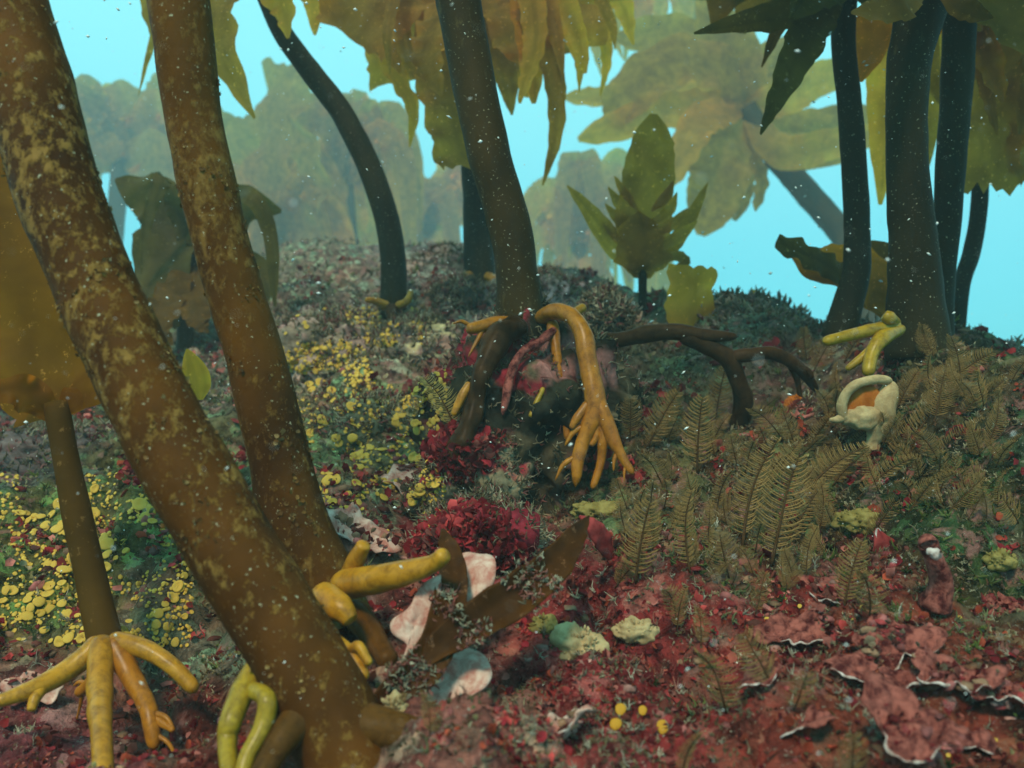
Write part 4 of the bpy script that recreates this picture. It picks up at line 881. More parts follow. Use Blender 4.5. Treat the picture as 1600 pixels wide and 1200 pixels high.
def ground_plate(px, py, rx, label, mat, seed, group):
    """a thin crust growing out like a little shelf from the ground, its front edge pale"""
    g = hit(px, py); rr = random.Random(seed); e = .025
    h = height(np.array([g[0]-e, g[0]+e, g[0], g[0]]), np.array([g[1], g[1], g[1]-e, g[1]+e]))
    nr = norm(norm((-(h[1]-h[0])/(2*e), -(h[3]-h[2])/(2*e), 1)) + np.array([rr.uniform(-.25,.25), -.25 + rr.uniform(-.2,.2), .3])); u = norm(np.cross((0, 1, .2), nr)); w = np.cross(nr, u)
    R = rx / F * g[1]; n = 54; a_ = np.linspace(0, 2 * math.pi, n, endpoint=False); ph = [rr.uniform(0, 6.28) for _ in range(4)]
    k = 1 + .22 * np.sin(2*a_ + ph[0]) + .16 * np.sin(3*a_ + ph[1]) + .10 * np.sin(5*a_ + ph[2]) + .07 * np.sin(9*a_ + ph[3])
    c = g + nr * .007; V = []; ring = np.linspace(0, 1, 9)[1:]
    dirs = np.cos(a_)[:, None] * u * 1.15 + np.sin(a_)[:, None] * w * .8
    for s_ in (1, -1):
        V.append(c[None] + nr * .001 * s_)
        for r_ in ring:
            q = c + dirs * (R * r_ * k)[:, None]
            q = q + nr * (.0011 * s_ * (1.1 - .6 * r_) + .010 * r_ * noise(q, 30, seed)[:, None] + .004 * fbm(q, 110, 2, seed + 3)[:, None] + .10 * R * (r_ ** 2 - .3)); V.append(q)
    V = np.vstack(V); m = 1 + n * len(ring); Fc = []
    for o, fl in ((0, True), (m, False)):
        for j in range(n):
            j2 = (j + 1) % n; f = (o, o+1+j, o+1+j2); Fc.append(f[::-1] if fl else f)
            for q in range(len(ring) - 1):
                a0 = o + 1 + q * n; f = (a0+j, a0+n+j, a0+n+j2, a0+j2); Fc.append(f[::-1] if fl else f)
    a0 = 1 + (len(ring) - 1) * n
    for j in range(n): j2 = (j + 1) % n; Fc.append((a0+j, a0+j2, m+a0+j2, m+a0+j))
    PLATE_PTS.append((V[1:m], nr)); t = thing("crust_plate", c, label, "crust", group); mb = MB(); mb.add(V, Fc); mb.build("plate", mat, t, c)
    e_ = V[a0:a0+n]; k0 = int(n * rr.uniform(.45, .62)); L_ = int(n * rr.uniform(.2, .42)); sel = [e_[(k0 + i) % n] for i in range(L_)]
    mb = MB(); mb.add(*tube_geo(sel, [.0001,.0004,.0008,.0002,.0007,.0003,.0001], 50, 6, .9, 260, seed)); mb.build("rim", M['white'], t, c)
PLATE_PTS = []
for k, ((cx, cyy), rx, ry, lab) in enumerate(PL):
    ground_plate(cx, cyy, rx, lab, M['pink'] if 'pink' in lab or 'tan' in lab else M['crust'], 500 + k, "crusts with a pale growing edge")

# ------------------------------------------------------------------ sponges, squirts
def sponge(px, py, wpx, hpx, mat, label, seed, amp=.3, name="sponge", raise_=0.0):
    g = hit(px, py); d = g[1]; r = (wpx / 2 / F * d, wpx / 2.6 / F * d, hpx / 2 / F * d); c = P(px, py, d - .3 * r[1])
    t = thing(name, c, label, "sponge"); mb = MB(); mb.add(*blob_geo(c, r, seed, amp, 70, 54, 36, .22 * min(1, amp / .3), 260)); mb.build("body", mat, t, c)
    mb = MB(); rr = np.random.default_rng(seed)
    for _ in range(70):
        q = rr.normal(size=3); q[1] = -abs(q[1]); q /= np.linalg.norm(q); p0 = c + q * np.array(r) * .9; p1 = p0 + q * .0022 + np.array([0, 0, .0008])
        mb.add(*tube_geo([p0, p1], [.0010, .0006], 4, 5))
    mb.build("papillae", mat, t, c)["kind"] = "stuff"
sponge(905,1015,72,74,M['cream'],"lumpy cream sponge on the red growth below the brown strap",601,.4)
sponge(848,980,40,36,M['yellow_green'],"yellowish round sponge beside the lumpy cream sponge",603)
sponge(935,800,80,34,M['yellow_green'],"olive yellow sponge at the boulder's foot below the orange root",604)
sponge(990,985,60,34,M['cream'],"silty cream sponge beside the fan feathers",605)
sponge(815,725,46,40,M['yellow_green'],"yellow green sponge on the boulder's front face",606)
sponge(812,692,36,18,M['white'],"tiny white pitted crust on the boulder above the yellow green sponge",607)
sponge(1560,875,50,30,M['yellow_green'],"dull yellow sponge in the dark corner of the reef",608)
sponge(1340,815,70,40,M['yellow_green'],"olive sponge cushion behind the red siphon",609)
sponge(615,1115,44,56,M['cream'],"cream bristly sponge at the foot of the thickest stem",610)
sponge(420,1010,40,20,M['pink'],"pink smooth lump in the grey silt beside the thickest stem",611)
sponge(1240,634,30,34,M['orange'],"round orange sponge ball under the branching root",612,.1)
sponge(975,598,40,24,M['orange'],"orange patch at the boulder's flank behind the ochre root",614,.2)

def lathe_geo(prof, center, axis, n=40, seed=0, wob=.0):
    ax = norm(axis); ref = np.array([1, 0, 0.]) if abs(ax[0]) < .9 else np.array([0, 1, 0.]); u = norm(np.cross(ax, ref)); w = np.cross(ax, u)
    V = []; a_ = np.linspace(0, 2 * math.pi, n, endpoint=False)
    for r_, h_ in prof:
        k = 1 + wob * np.sin(2 * a_ + seed) + wob * .6 * np.sin(3 * a_ + 1.3 * seed)
        V.append(np.asarray(center) + ax * h_ + (np.cos(a_) * r_ * k)[:, None] * u + (np.sin(a_) * r_ * k)[:, None] * w)
    m = len(prof); V = np.vstack(V); Fc = []
    for i in range(m - 1):
        for j in range(n):
            j2 = (j + 1) % n; Fc.append((i * n + j, i * n + j2, (i + 1) * n + j2, (i + 1) * n + j))
    return V, Fc
def funnel():
    g = hit(1362, 698); d = g[1] - .01; s = d / F; t = thing("funnel_sponge", g, "cream folded funnel sponge with an orange hollow on a short pale stalk", "sponge")
    def tb(name, pts, ws, mat, seed, flat=1.0, bump=.22):
        mb = MB(); mb.add(*tube_geo([P(x_, y_, d + q * s) for x_, y_, q in pts], [w * .5 * s for w in ws], 44, 22, bump, 60, seed, flat, None, True, True)); mb.build(name, mat, t, g)
    tb("lobe", [(1392,594,6),(1388,618,0),(1380,645,0),(1370,670,4),(1364,690,8),(1362,708,10)], [16,38,46,38,22,24], M['cream'], 3, .8)
    tb("rim", [(1394,596,4),(1372,593,-8),(1345,598,-14),(1324,612,-12),(1316,634,-8),(1322,655,-4),(1345,664,2),(1366,668,4)], [14,17,16,15,17,16,18,14], M['cream'], 5)
    mb = MB(); mb.add(*blob_geo(P(1347, 628, d + 1 * s), (31 * s, 12 * s, 35 * s), 7, .12, 60, 30, 20, .1, 200)); mb.build("lining", M['orange'], t, g)
    mb = MB(); mb.add(*blob_geo(P(1350, 652, d - 4 * s), (36 * s, 15 * s, 19 * s), 11, .2, 50, 34, 22, .1, 200)); mb.build("base", M['cream'], t, g)
    tb("lip", [(1318,652,-4),(1306,656,-6),(1296,656,-8)], [14,10,5], M['cream'], 9)
funnel()
def siphon(px0, py0, px1, py1, wpx, label, seed):
    g = hit(px0, py0); d = g[1] - .015; t = thing("sea_squirt", g, label, "sea squirt"); s = d / F
    a0, a1 = P(px0, py0 + 12, d + .01), P(px1, py1, d); mid = (a0 + a1) / 2 + np.array([.004, 0, 0]); ax = norm(a1 - mid + np.array([-.006, -.02, .0]))
    mb = MB(); mb.add(*tube_geo([a0, mid, a1, a1 + ax * 6 * s], [wpx * .55 * s, wpx * .42 * s, wpx * .38 * s, wpx * .28 * s], 44, 24, .25, 60, seed)); mb.build("body", M['crust'], t, g)
    top = a1 + np.array([-.16 * wpx * s, -.012, -.1 * wpx * s])
    mb = MB(); mb.add(*blob_geo(top, (wpx * .22 * s, wpx * .10 * s, wpx * .20 * s), seed, .6, 120, 26, 18, .2, 400)); mb.build("crust", M['white'], t, g)
    mb = MB(); mb.add(*blob_geo(top + np.array([wpx * .12 * s, -.0032, wpx * .04 * s]), wpx * .05 * s, seed, .1, 60, 10, 8)); mb.build("pore", M['root_dark'], t, g)
siphon(1462, 935, 1452, 852, 42, "upright red sea squirt tube with a white crusted top", 631)
t, b = single_blade("pointed maroon frond with a white crusted tip beside the red sea squirt", [(1395,905,.63),(1388,875,.625),(1378,850,.62),(1370,826,.618)], 46, M['red'], 'leaf', 632, name="red_leaf", tw=.2)
blade_part(t, b, [(1378,848,.6185),(1374,838,.618),(1370,825,.6165)], 15, M['white'], 'tongue', .2, .2, .3, 633, "crust", nu=14, nv=7)
t, b = single_blade("bright red leaf standing at the brown strap's upper end", [(952,872,.60),(942,845,.59),(925,822,.58),(905,806,.58)], 34, M['red'], 'leaf', 641, name="red_leaf", tw=.5)
t, b = single_blade("yellow green translucent flap beside the thickest stem's lit edge", [(312,625,.9),(308,600,.9),(300,570,.9),(292,545,.9)], 44, M['blade_gold'], 'leaf', 644, tw=.2)

# ------------------------------------------------------------------ yellow discs (each its own thing)
def disc_mesh(name, mat, seed, cup):
    rr = random.Random(seed); mb = MB()
    prof = [(.35,-.5),(.55,-.1),(.92,.02),(1.0,.16),(.9,.30),(.6,.26 if cup else .36),(.3,.12 if cup else .40),(.001,.06 if cup else .41)]
    V, Fc = lathe_geo(prof, (0, 0, 0), (0, 0, 1), 14, seed, .07); mb.add(V, Fc); o = mb.build(name, mat)
    me = o.data; bpy.data.objects.remove(o); return me
DM = [disc_mesh("yellow_disc", M['disc'], k, k % 3 == 0) for k in range(5)]
DO = disc_mesh("orange_disc", M['disc_orange'], 9, False)
def put_disc(me, pos, nrm, r, label, group, name="yellow_disc"):
    o = bpy.data.objects.new(name, me); COL.objects.link(o); o.location = pos
    q = Vector(nrm).to_track_quat('Z', 'Y'); o.rotation_mode = 'QUATERNION'; o.rotation_quaternion = q
    o.scale = (r, r * random.uniform(.8, 1.15), r * random.uniform(.6, 1.1)); tag(o, label, "sponge", group)
def normal_at(x, y, e=.012):
    h = height(np.array([x - e, x + e, x, x]), np.array([y, y, y - e, y + e])); return norm((-(h[1] - h[0]) / (2 * e), -(h[3] - h[2]) / (2 * e), 1))
bpy.context.view_layer.update()
DG = bpy.context.evaluated_depsgraph_get()
GROUND_LIKE = ("ground", "boulder")
def ray(px, py):
    """first ground or rock surface along a line of sight"""
    o = Vector((0, 0, CZ)); dv = (Vector(P(px, py, 1.0)) - o).normalized(); p = o.copy()
    for _ in range(14):
        ok, loc, nr, idx, ob, mx = scene.ray_cast(DG, p, dv)
        if not ok: return None
        if ob.name.split(".")[0] in GROUND_LIKE: return np.array(loc), np.array(nr)
        p = loc + dv * 1e-4
    return None
REG = [((0,290),(750,1010),140,"small yellow disc sponge on the mossy slope behind the slender young kelp","yellow discs on the mossy slope"),
       ((470,690),(600,800),105,"small yellow disc sponge on the green mound beside the boulder","yellow discs on the green mound"),
       ((430,580),(490,600),24,"tiny yellow disc sponge on the pinkish mound by the curved stem","yellow discs on the pinkish mound"),
       ((1180,1590),(930,1190),24,"tiny yellow disc sponge among the white rimmed red plates","yellow discs among the red plates")]
for (x0, x1), (y0, y1), cnt, lab, grp in REG:
    k = tries = 0
    while k < cnt and tries < cnt * 8:
        tries += 1; px, py = random.uniform(x0, x1), random.uniform(y0, y1)
        if noise(np.array([[px, py, 0]]), 1 / 45, 71)[0] < -.15: continue
        r_ = ray(px, py)
        if r_ is None: continue
        pos, nr = r_
        if pos[1] > 2.2: continue
        s = (random.uniform(4.0, 9.5) if y0 > 560 and grp != "yellow discs among the red plates" else random.uniform(2.5, 5)) * pos[1] / F * (1.35 if px < 300 and py < 900 and random.random() < .3 else 1)
        put_disc(DM[k % 5], pos + nr * s * .3, norm(nr + np.array([random.uniform(-.3, .3), -.25 + random.uniform(-.3, .3), random.uniform(0, .4)])), s, lab, grp); k += 1
def disc_field(count):
    """the many smaller discs between the large ones"""
    mb = MB(); k = tries = 0
    tpl, tf = lathe_geo([(.6,-.4),(1.0,.1),(.8,.3),(.001,.34)], (0, 0, 0), (0, 0, 1), 8, 1, .08)
    while k < count and tries < count * 6:
        tries += 1; (x0, x1), (y0, y1) = (((0, 300), (740, 1010)), ((440, 700), (570, 830)), ((420, 660), (480, 600)))[tries % 3]
        px, py = random.uniform(x0, x1), random.uniform(y0, y1)
        if noise(np.array([[px, py, 0]]), 1 / 40, 72)[0] < -.2: continue
        r_ = ray(px, py)
        if r_ is None or r_[0][1] > 2.3: continue
        pos, nr = r_; s = random.uniform(1.8, 4.2) * pos[1] / F; q = Vector(norm(nr + np.array([random.uniform(-.4, .4), -.3, .3]))).to_track_quat('Z', 'Y').to_matrix()
        mb.add((tpl * s) @ np.array(q).T + pos + nr * s * .3, tf); k += 1
    o = mb.build("small_yellow_discs", M['disc']); tag(o, "tiny yellow discs sprinkled between the larger ones on the slope", "sponge", None, "stuff")
disc_field(2200)
for px, py, s, lab in [(970,1110,12,"orange yellow disc, uppermost of the four by the fringe of front turf"), (1006,1113,9,"small cupped orange disc beside the uppermost of the four"),
                  (960,1137,13,"greenish yellow disc below the uppermost orange disc"), (1034,1142,13,"broad flat orange disc, lowest of the four at the front")]:
    pos, nr = ray(px, py); put_disc(DO, pos + nr * .002, norm(np.array([.1, -.9, .6])), s * .78 * pos[1] / F, lab, "orange discs at the reef front", "orange_disc")

# ------------------------------------------------------------------ feathery hydroids
def feather_meshes(seed, wide, n=26):
    rr = np.random.default_rng(seed)
    bend = rr.uniform(-.28, .28); pts = [(0,0,0),(bend*.3,rr.uniform(-.04,.04),.35),(bend*.8,rr.uniform(-.06,.06),.7),(bend*1.6,rr.uniform(-.1,.1),1.0)]
    c = spline(pts, 60); ms = MB(); ms.add(*tube_geo(pts, [.017,.014,.010,.006], 14, 5)); st = ms.build("stem", M['feather_stem'])
    mp = MB()
    for i in range(n):
        u = .12 + .87 * i / n
        for s in (-1, 1):
            u2 = min(.995, u + (.012 if s > 0 else 0)); p0 = c[int(u2 * 59)]
            l = wide * (math.sin(math.pi * (u2 ** .8) * .92 + .1) * .9 + .12) * rr.uniform(.85, 1.1)
            up = .45 + .35 * u2; yy = rr.uniform(-.15, .15)
            p1 = p0 + np.array([s * l * .55, yy * l, l * up * .35]); p2 = p0 + np.array([s * l, yy * l * 1.6 - .03, l * up * .95])
            mp.add(*tube_geo([p0, p1, p2], [.0062, .0060, .0035], 5, 4))
    pn = mp.build("pinnae", M['feather']); r = (st.data, pn.data)
    bpy.data.objects.remove(st); bpy.data.objects.remove(pn); return r
FM = [feather_meshes(700 + k, w, n) for k, (w, n) in enumerate([(.20, 34), (.25, 30), (.16, 36), (.29, 28), (.22, 34)])]
FMP = []
for st_, pn_ in FM[:2]:
    q = pn_.copy(); q.materials.clear(); q.materials.append(M['feather_pale']); FMP.append((st_, q))
def put_feather(bx, by, tx, ty, label, group, k, pale=False, dd=None):
    r_ = ray(bx, by); g = r_[0] if r_ is not None else hit(bx, by); d = g[1]
    tx, ty = bx + (tx - bx) * .97, by + (ty - by) * .97; tip = P(tx, ty, d - .008 + random.uniform(-.012, .012)); v = tip - g; L = np.linalg.norm(v)
    t = thing("feather_hydroid", g, label, "hydroid", group)
    z = Vector(norm(v)); f = Vector((random.uniform(-.5, .5), -1, 0)); y = (f - z * f.dot(z)).normalized(); x = y.cross(z)
    t.rotation_mode = 'QUATERNION'; t.rotation_quaternion = Matrix((x, y, z)).transposed().to_quaternion(); t.scale = (L, L, L)
    st_, pn_ = (FMP if pale else FM)[k % (2 if pale else 5)]
    a_ = bpy.data.objects.new("stem", st_); COL.objects.link(a_); a_.parent = t
    b_ = bpy.data.objects.new("pinnae", pn_); COL.objects.link(b_); b_.parent = t; b_["kind"] = "stuff"
G1 = "feather hydroids beside the boulder"; G2 = "feather hydroids in the brown thicket"; G3 = "feather hydroids on the dark shoulder"; G4 = "feather hydroids on the red reef front"
L1 = "brown feather hydroid in the open row between the boulder and the branching root"; L2 = "brown feather hydroid in the dense thicket below the orange sponge ball"
L3 = "dark feather hydroid on the shadowed shoulder below the stoutest dark stem"; L4 = "short feather hydroid rising from the red growth at the reef front"
FE = [(984,690,984,620,1),(1011,700,1052,602,1),(1090,740,1086,612,1),(1110,700,1128,640,1),(1118,660,1126,566,1),(1163,745,1170,684,2),(1205,755,1238,676,2),(1240,750,1242,690,2),(1225,690,1195,618,1),(1045,690,1040,630,1),
      (993,912,1003,772,2),(1078,895,1038,770,2),(1160,855,1158,676,2),(1170,835,1178,728,2),(1205,885,1228,700,2),(1235,795,1314,664,2),(1225,855,1278,742,2),(968,915,966,862,4),(1056,965,1058,900,4),
      (1318,950,1335,836,2),(1358,968,1384,884,4),(1058,985,1055,915,4),(1135,1115,1143,1018,4),(1205,1068,1158,988,4),(1066,1215,1064,1145,4),(1330,1215,1332,1145,4),(672,1150,690,1086,4),(606,1140,622,1078,4),
      (1020,860,1015,800,2),(1110,860,1095,790,2),(1140,905,1120,830,2),(1185,790,1195,700,2),(1120,800,1118,730,2),(1085,800,1070,730,2),(1040,770,1030,700,1),
      (1300,760,1345,690,3),(1340,780,1400,690,3),(1390,720,1450,620,3),(1420,690,1490,590,3),(1440,620,1505,545,3),(1475,600,1548,540,3),(1500,650,1562,580,3),(1460,720,1530,630,3),(1500,600,1510,520,3),(1530,620,1590,570,3),
      (1420,800,1470,720,3),(1280,830,1310,760,3),(1350,850,1400,780,3),(1480,800,1540,740,3),(1265,700,1290,640,3),(1440,560,1462,505,3),(1540,700,1585,640,3),(1400,640,1430,570,3),(1460,660,1475,570,3),
      (1260,900,1250,820,2),(1180,960,1195,890,4),(1095,1010,1110,950,4),(1240,1110,1260,1050,4)]
ORD = ["first","second","third","fourth","fifth","sixth","seventh","eighth","ninth","tenth","eleventh","twelfth","thirteenth","fourteenth","fifteenth","sixteenth","seventeenth","eighteenth","nineteenth","twentieth","twenty-first","twenty-second"]
LAB = {1: "brown feather hydroid, {} from the boulder in the open row by the branching root", 2: "brown feather hydroid, {} from the boulder in the dense thicket below the orange ball",
       3: "dark feather hydroid, {} counting towards the open water on the shoulder below the stoutest stem", 4: "short feather hydroid on the red reef front, {} counting away from the thickest stem"}
GRP = {1: G1, 2: G2, 3: G3, 4: G4}; seen = {1: 0, 2: 0, 3: 0, 4: 0}
for k, (bx, by, tx, ty, gi) in enumerate(sorted(FE, key=lambda q: q[2])):
    put_feather(bx, by, tx, ty, LAB[gi].format(ORD[seen[gi]]), GRP[gi], k); seen[gi] += 1
for k in range(120):                              # the fuzzy bed of small ones between them
    bx, by = random.choice([(random.uniform(960, 1330), random.uniform(650, 930)), (random.uniform(1250, 1600), random.uniform(560, 820))]); h_ = random.uniform(28, 62)
    put_feather(bx, by, bx + random.uniform(-30, 34), by - h_, "small brown feather hydroid among the taller ones in the fuzzy bed", "small feather hydroids of the fuzzy bed", k)
put_feather(712, 672, 692, 578, "large pale yellow feather hydroid against the boulder's flank", None, 1, True)
put_feather(652, 668, 650, 612, "small pale feather hydroid beside the large pale one", None, 0, True)

# ------------------------------------------------------------------ uncountable turf: flakes, fuzz, green tufts
def surf_samples(n, accept, seed, y0=0.30, y1=2.3):
    """points spread evenly over the visible reef, kept by accept(px, py)"""
    rr = np.random.default_rng(seed); P_, N_ = [], []
    got = 0
    y = y0 + (y1 - y0) * rr.random(n * 4) ** 1.7; x = (rr.random(n * 4) * 2 - 1) * (0.70 * y)
    z = height(x, y); v = np.stack([x, y, z], 1); px, py = to_px(v); ok = accept(px, py, rr) & (px > -120) & (px < 1720) & (py < 1330)
    v = v[ok][:n]; e = .006
    hx = height(v[:, 0] + e, v[:, 1]) - height(v[:, 0] - e, v[:, 1]); hy = height(v[:, 0], v[:, 1] + e) - height(v[:, 0], v[:, 1] - e)
    nr = np.stack([-hx / (2 * e), -hy / (2 * e), np.ones(len(v))], 1); nr /= np.linalg.norm(nr, axis=1)[:, None]
    return v, nr
def rock_samples(o, n, seed):
    me = o.data; rr = np.random.default_rng(seed); co = np.empty(len(me.vertices) * 3, np.float32); me.vertices.foreach_get("co", co); co = co.reshape(-1, 3) + np.array(o.location)
    no = np.empty(len(me.vertices) * 3, np.float32); me.vertices.foreach_get("normal", no); no = no.reshape(-1, 3)
    h = height(co[:, 0], co[:, 1]); ok = (no[:, 1] < .35) & (co[:, 2] > h - .005); idx = np.where(ok)[0]
    if len(idx) == 0: return np.zeros((0, 3)), np.zeros((0, 3))
    k = rr.choice(idx, n); return co[k] + rr.normal(0, .0015, (n, 3)), no[k]

def fuzz(name, label, v, nr, length, palette, seed, mat, twigs=4, rad=.00035, up=.7):
    """branching hair-thin tufts: every tuft a few bent three-sided twigs"""
    rr = np.random.default_rng(seed); n0 = len(v); v = np.repeat(v, twigs, 0); nr = np.repeat(nr, twigs, 0); n = len(v)
    sc = np.clip(v[:, 1] / .6, .7, 2.2)
    L = (length[0] + (length[1] - length[0]) * rr.random(n) ** 1.5) * sc
    d = nr * up + rr.normal(0, .5, (n, 3)) + np.array([0, 0, .25]); d /= np.linalg.norm(d, axis=1)[:, None]
    d2 = d + rr.normal(0, .8, (n, 3)); d2 /= np.linalg.norm(d2, axis=1)[:, None]
    p0 = v - d * .001; p1 = v + d * (L * .5)[:, None]; p2 = p1 + d2 * (L * .5)[:, None]
    s = np.cross(d, rr.normal(size=(n, 3))); s /= np.linalg.norm(s, axis=1)[:, None] + 1e-9; u = np.cross(s, d)
    r = (rad * sc)[:, None]; V = np.zeros((n, 9, 3))
    for k in range(3):
        o = s * math.cos(k * 2.094) + u * math.sin(k * 2.094); V[:, k] = p0 + o * r * 1.2; V[:, 3 + k] = p1 + o * r * 1.5; V[:, 6 + k] = p2 + o * r * .5
    q = []
    for a0 in (0, 3):
        for k in range(3): k2 = (k + 1) % 3; q.append((a0 + k, a0 + k2, a0 + 3 + k2, a0 + 3 + k))
    Fc = (np.arange(n)[:, None, None] * 9 + np.array(q)[None]).reshape(-1, 4)
    pal = np.array(palette); c = np.repeat(pal[rr.integers(0, len(pal), n0)] * (.6 + .8 * rr.random(n0))[:, None], twigs, 0)
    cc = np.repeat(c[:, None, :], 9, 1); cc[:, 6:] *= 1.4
    return stuff_mesh(name, label, V.reshape(-1, 3), Fc, cc.reshape(-1, 3), mat)

def blob_mask(px, py, blobs):
    r = np.zeros(len(px))
    for bx, by, br, w in blobs: r = np.maximum(r, w * np.exp(-((px - bx) ** 2 + (1.2 * (py - by)) ** 2) / br ** 2))
    return r
RED = [(950,1060,190,1),(1150,1010,160,1),(1400,1090,190,.9),(800,1130,130,.9),(740,840,90,1),(1350,900,110,.7),(60,1140,110,.6),(280,1130,70,.7),(900,880,70,1),(1000,740,60,.6),(1010,880,90,.8),(620,540,70,.25),(1230,560,70,.35),(560,830,40,.6)]
BRN = [(1250,780,180,1),(1450,700,180,1),(1050,640,120,.8),(1000,560,110,.7),(1180,540,110,.7),(560,520,110,.5),(800,1180,120,1),(1150,900,130,.8),(950,800,110,.8),(300,1020,90,.4),(1000,1150,150,.7),(600,600,90,.4),(1560,900,150,.8),(640,760,80,.4),(850,480,90,.4),(450,620,100,.4),(1000,1120,200,.55),(1300,1050,200,.4),(740,820,80,.5)]
GRN = [(1120,880,70,1),(1500,1000,90,.9),(1550,900,130,.7),(1300,860,70,.7),(100,880,160,.35),(1440,790,120,.6),(250,800,120,.25),(1060,870,50,.8)]
clump = lambda px, py, s, sd: noise(np.stack([px, py, px * 0], 1), 1 / s, sd)
acc = lambda blobs, s, sd, th: (lambda px, py, rr: (blob_mask(px, py, blobs) + .5 * clump(px, py, s, sd) - th) > rr.random(len(px)) * .8)
v, nr = surf_samples(24000, lambda px, py, rr: (blob_mask(px, py, RED) + 1.1 * clump(px, py, 34, 801) - .25) > rr.random(len(px)) * .8, 801)
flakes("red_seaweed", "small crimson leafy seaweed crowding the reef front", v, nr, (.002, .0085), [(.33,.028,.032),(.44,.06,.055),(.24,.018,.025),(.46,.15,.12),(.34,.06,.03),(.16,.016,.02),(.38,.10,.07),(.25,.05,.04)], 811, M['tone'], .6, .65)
v, nr = surf_samples(26000, acc(BRN, 36, 802, .15), 802)
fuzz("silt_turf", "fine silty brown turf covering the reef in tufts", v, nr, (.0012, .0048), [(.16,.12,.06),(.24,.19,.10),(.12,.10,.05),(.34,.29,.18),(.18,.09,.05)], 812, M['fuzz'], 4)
v, nr = surf_samples(6000, lambda px, py, rr: (py > 330) & (py < 640), 806, 1.3, 5.0)
fuzz("ridge_turf", "pinkish brown turf on the ridge behind the stems", v, nr, (.002, .009), [(.34,.22,.18),(.26,.18,.12),(.22,.20,.12),(.40,.30,.22)], 816, M['fuzz'], 5, .0008)
v, nr = surf_samples(2600, acc([(950,1080,260,1),(1350,1050,220,.9),(760,830,90,1),(1150,900,150,.8),(80,1130,120,.6)], 26, 807, .25), 807)
fuzz("silt_threads", "pale silty threads clinging to the red growth", v, nr, (.003, .010), [(.36,.31,.21),(.28,.22,.14),(.44,.40,.30),(.30,.15,.11)], 817, M['fuzz'], 7, .00028)
v, nr = surf_samples(3200, acc(GRN, 36, 803, .2), 803)
fuzz("green_seaweed", "fine olive green seaweed tufts among the red plates", v, nr, (.003, .010), [(.10,.13,.03),(.14,.17,.05),(.20,.22,.10),(.07,.09,.03)], 813, M['fuzz'], 6, .0005)
v, nr = surf_samples(3500, lambda px, py, rr: (py > 480) & (rr.random(len(px)) < .8), 804)
flakes("shell_grit", "pale grit and shell flecks scattered over the reef", v, nr, (.0012, .0035), [(.5,.46,.36),(.6,.55,.45),(.36,.32,.24),(.42,.25,.2),(.30,.28,.16)], 814, M['tone'], .3)
v, nr = surf_samples(7000, acc([(600,660,140,1),(100,860,220,1),(540,560,120,.8),(350,600,160,.7),(1040,560,120,.5),(300,1000,100,.6)], 30, 805, .1), 805)
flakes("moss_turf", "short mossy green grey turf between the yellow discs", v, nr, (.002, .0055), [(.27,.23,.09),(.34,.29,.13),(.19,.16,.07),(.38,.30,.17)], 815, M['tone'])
def nodules(name, label, v, nr, size, palette, seed, mat):
    rr = np.random.default_rng(seed); n = len(v); g = (1 + 5 ** .5) / 2
    ico = np.array([(-1,g,0),(1,g,0),(-1,-g,0),(1,-g,0),(0,-1,g),(0,1,g),(0,-1,-g),(0,1,-g),(g,0,-1),(g,0,1),(-g,0,-1),(-g,0,1)]) / 1.9
    tri = np.array([(0,11,5),(0,5,1),(0,1,7),(0,7,10),(0,10,11),(1,5,9),(5,11,4),(11,10,2),(10,7,6),(7,1,8),(3,9,4),(3,4,2),(3,2,6),(3,6,8),(3,8,9),(4,9,5),(2,4,11),(6,2,10),(8,6,7),(9,8,1)])
    L = (size[0] + (size[1] - size[0]) * rr.random(n) ** 3) * np.clip(v[:, 1] / .6, .7, 2.2)
    sq = np.stack([rr.uniform(.7, 1.5, n), rr.uniform(.7, 1.5, n), rr.uniform(.5, 1.0, n)], 1) * L[:, None]
    V = v[:, None] + ico[None] * sq[:, None] * (1 + .28 * rr.normal(size=(n, 12, 1))); Fc = (np.arange(n)[:, None, None] * 12 + tri[None]).reshape(-1, 3)
    pal = np.array(palette); ki = (noise(v, 28, seed) * .5 + .5) * len(pal) * 1.15 + rr.normal(0, .8, n); c = pal[ki.astype(int) % len(pal)] * (.5 + .8 * rr.random(n))[:, None]
    cc = np.repeat(c[:, None], 12, 1) * (.75 + .5 * rr.random((n, 12, 1)))
    return stuff_mesh(name, label, V.reshape(-1, 3), Fc, cc.reshape(-1, 3), mat, "crust")
v, nr = surf_samples(6000, acc(RED + [(600,790,110,.8),(450,640,160,.5),(150,1000,200,.5)], 32, 841, .1), 841)
bt = next(o for o in scene.objects if o.name.startswith("brown_strap")); sv, sn = [], []
for o in bt.children:
    me = o.data; co = np.array([tuple(q.co) for q in me.vertices]) + np.array(bt.location); no = np.array([tuple(q.normal) for q in me.vertices])
    ok = (noise(co, 55, 88) > .12) & (no[:, 1] < .4); sv.append(co[ok]); sn.append(no[ok])
sv, sn = np.vstack(sv), np.vstack(sn); k_ = np.random.default_rng(89).integers(0, len(sv), 700)
o = fuzz("silt_tuft", None, sv[k_] + np.random.default_rng(90).normal(0, .0015, (700, 3)), sn[k_], (.0015, .005), [(.30,.26,.17),(.38,.34,.24),(.26,.08,.06),(.34,.14,.11)], 846, M['fuzz'], 3, .0004); o.parent = bt; o.location = -bt.location
rr_ = np.random.default_rng(77); pv = []; pn_ = []
for q, nn_ in PLATE_PTS:
    sc_ = noise(q, 40, 78); q = q[sc_ >= min(-.1, sc_.max())]; k_ = rr_.integers(0, len(q), 80); pv.append(q[k_] + rr_.normal(0, .001, (80, 3))); pn_.append(np.repeat(nn_[None], 80, 0))
pv, pn_ = np.vstack(pv), np.vstack(pn_)
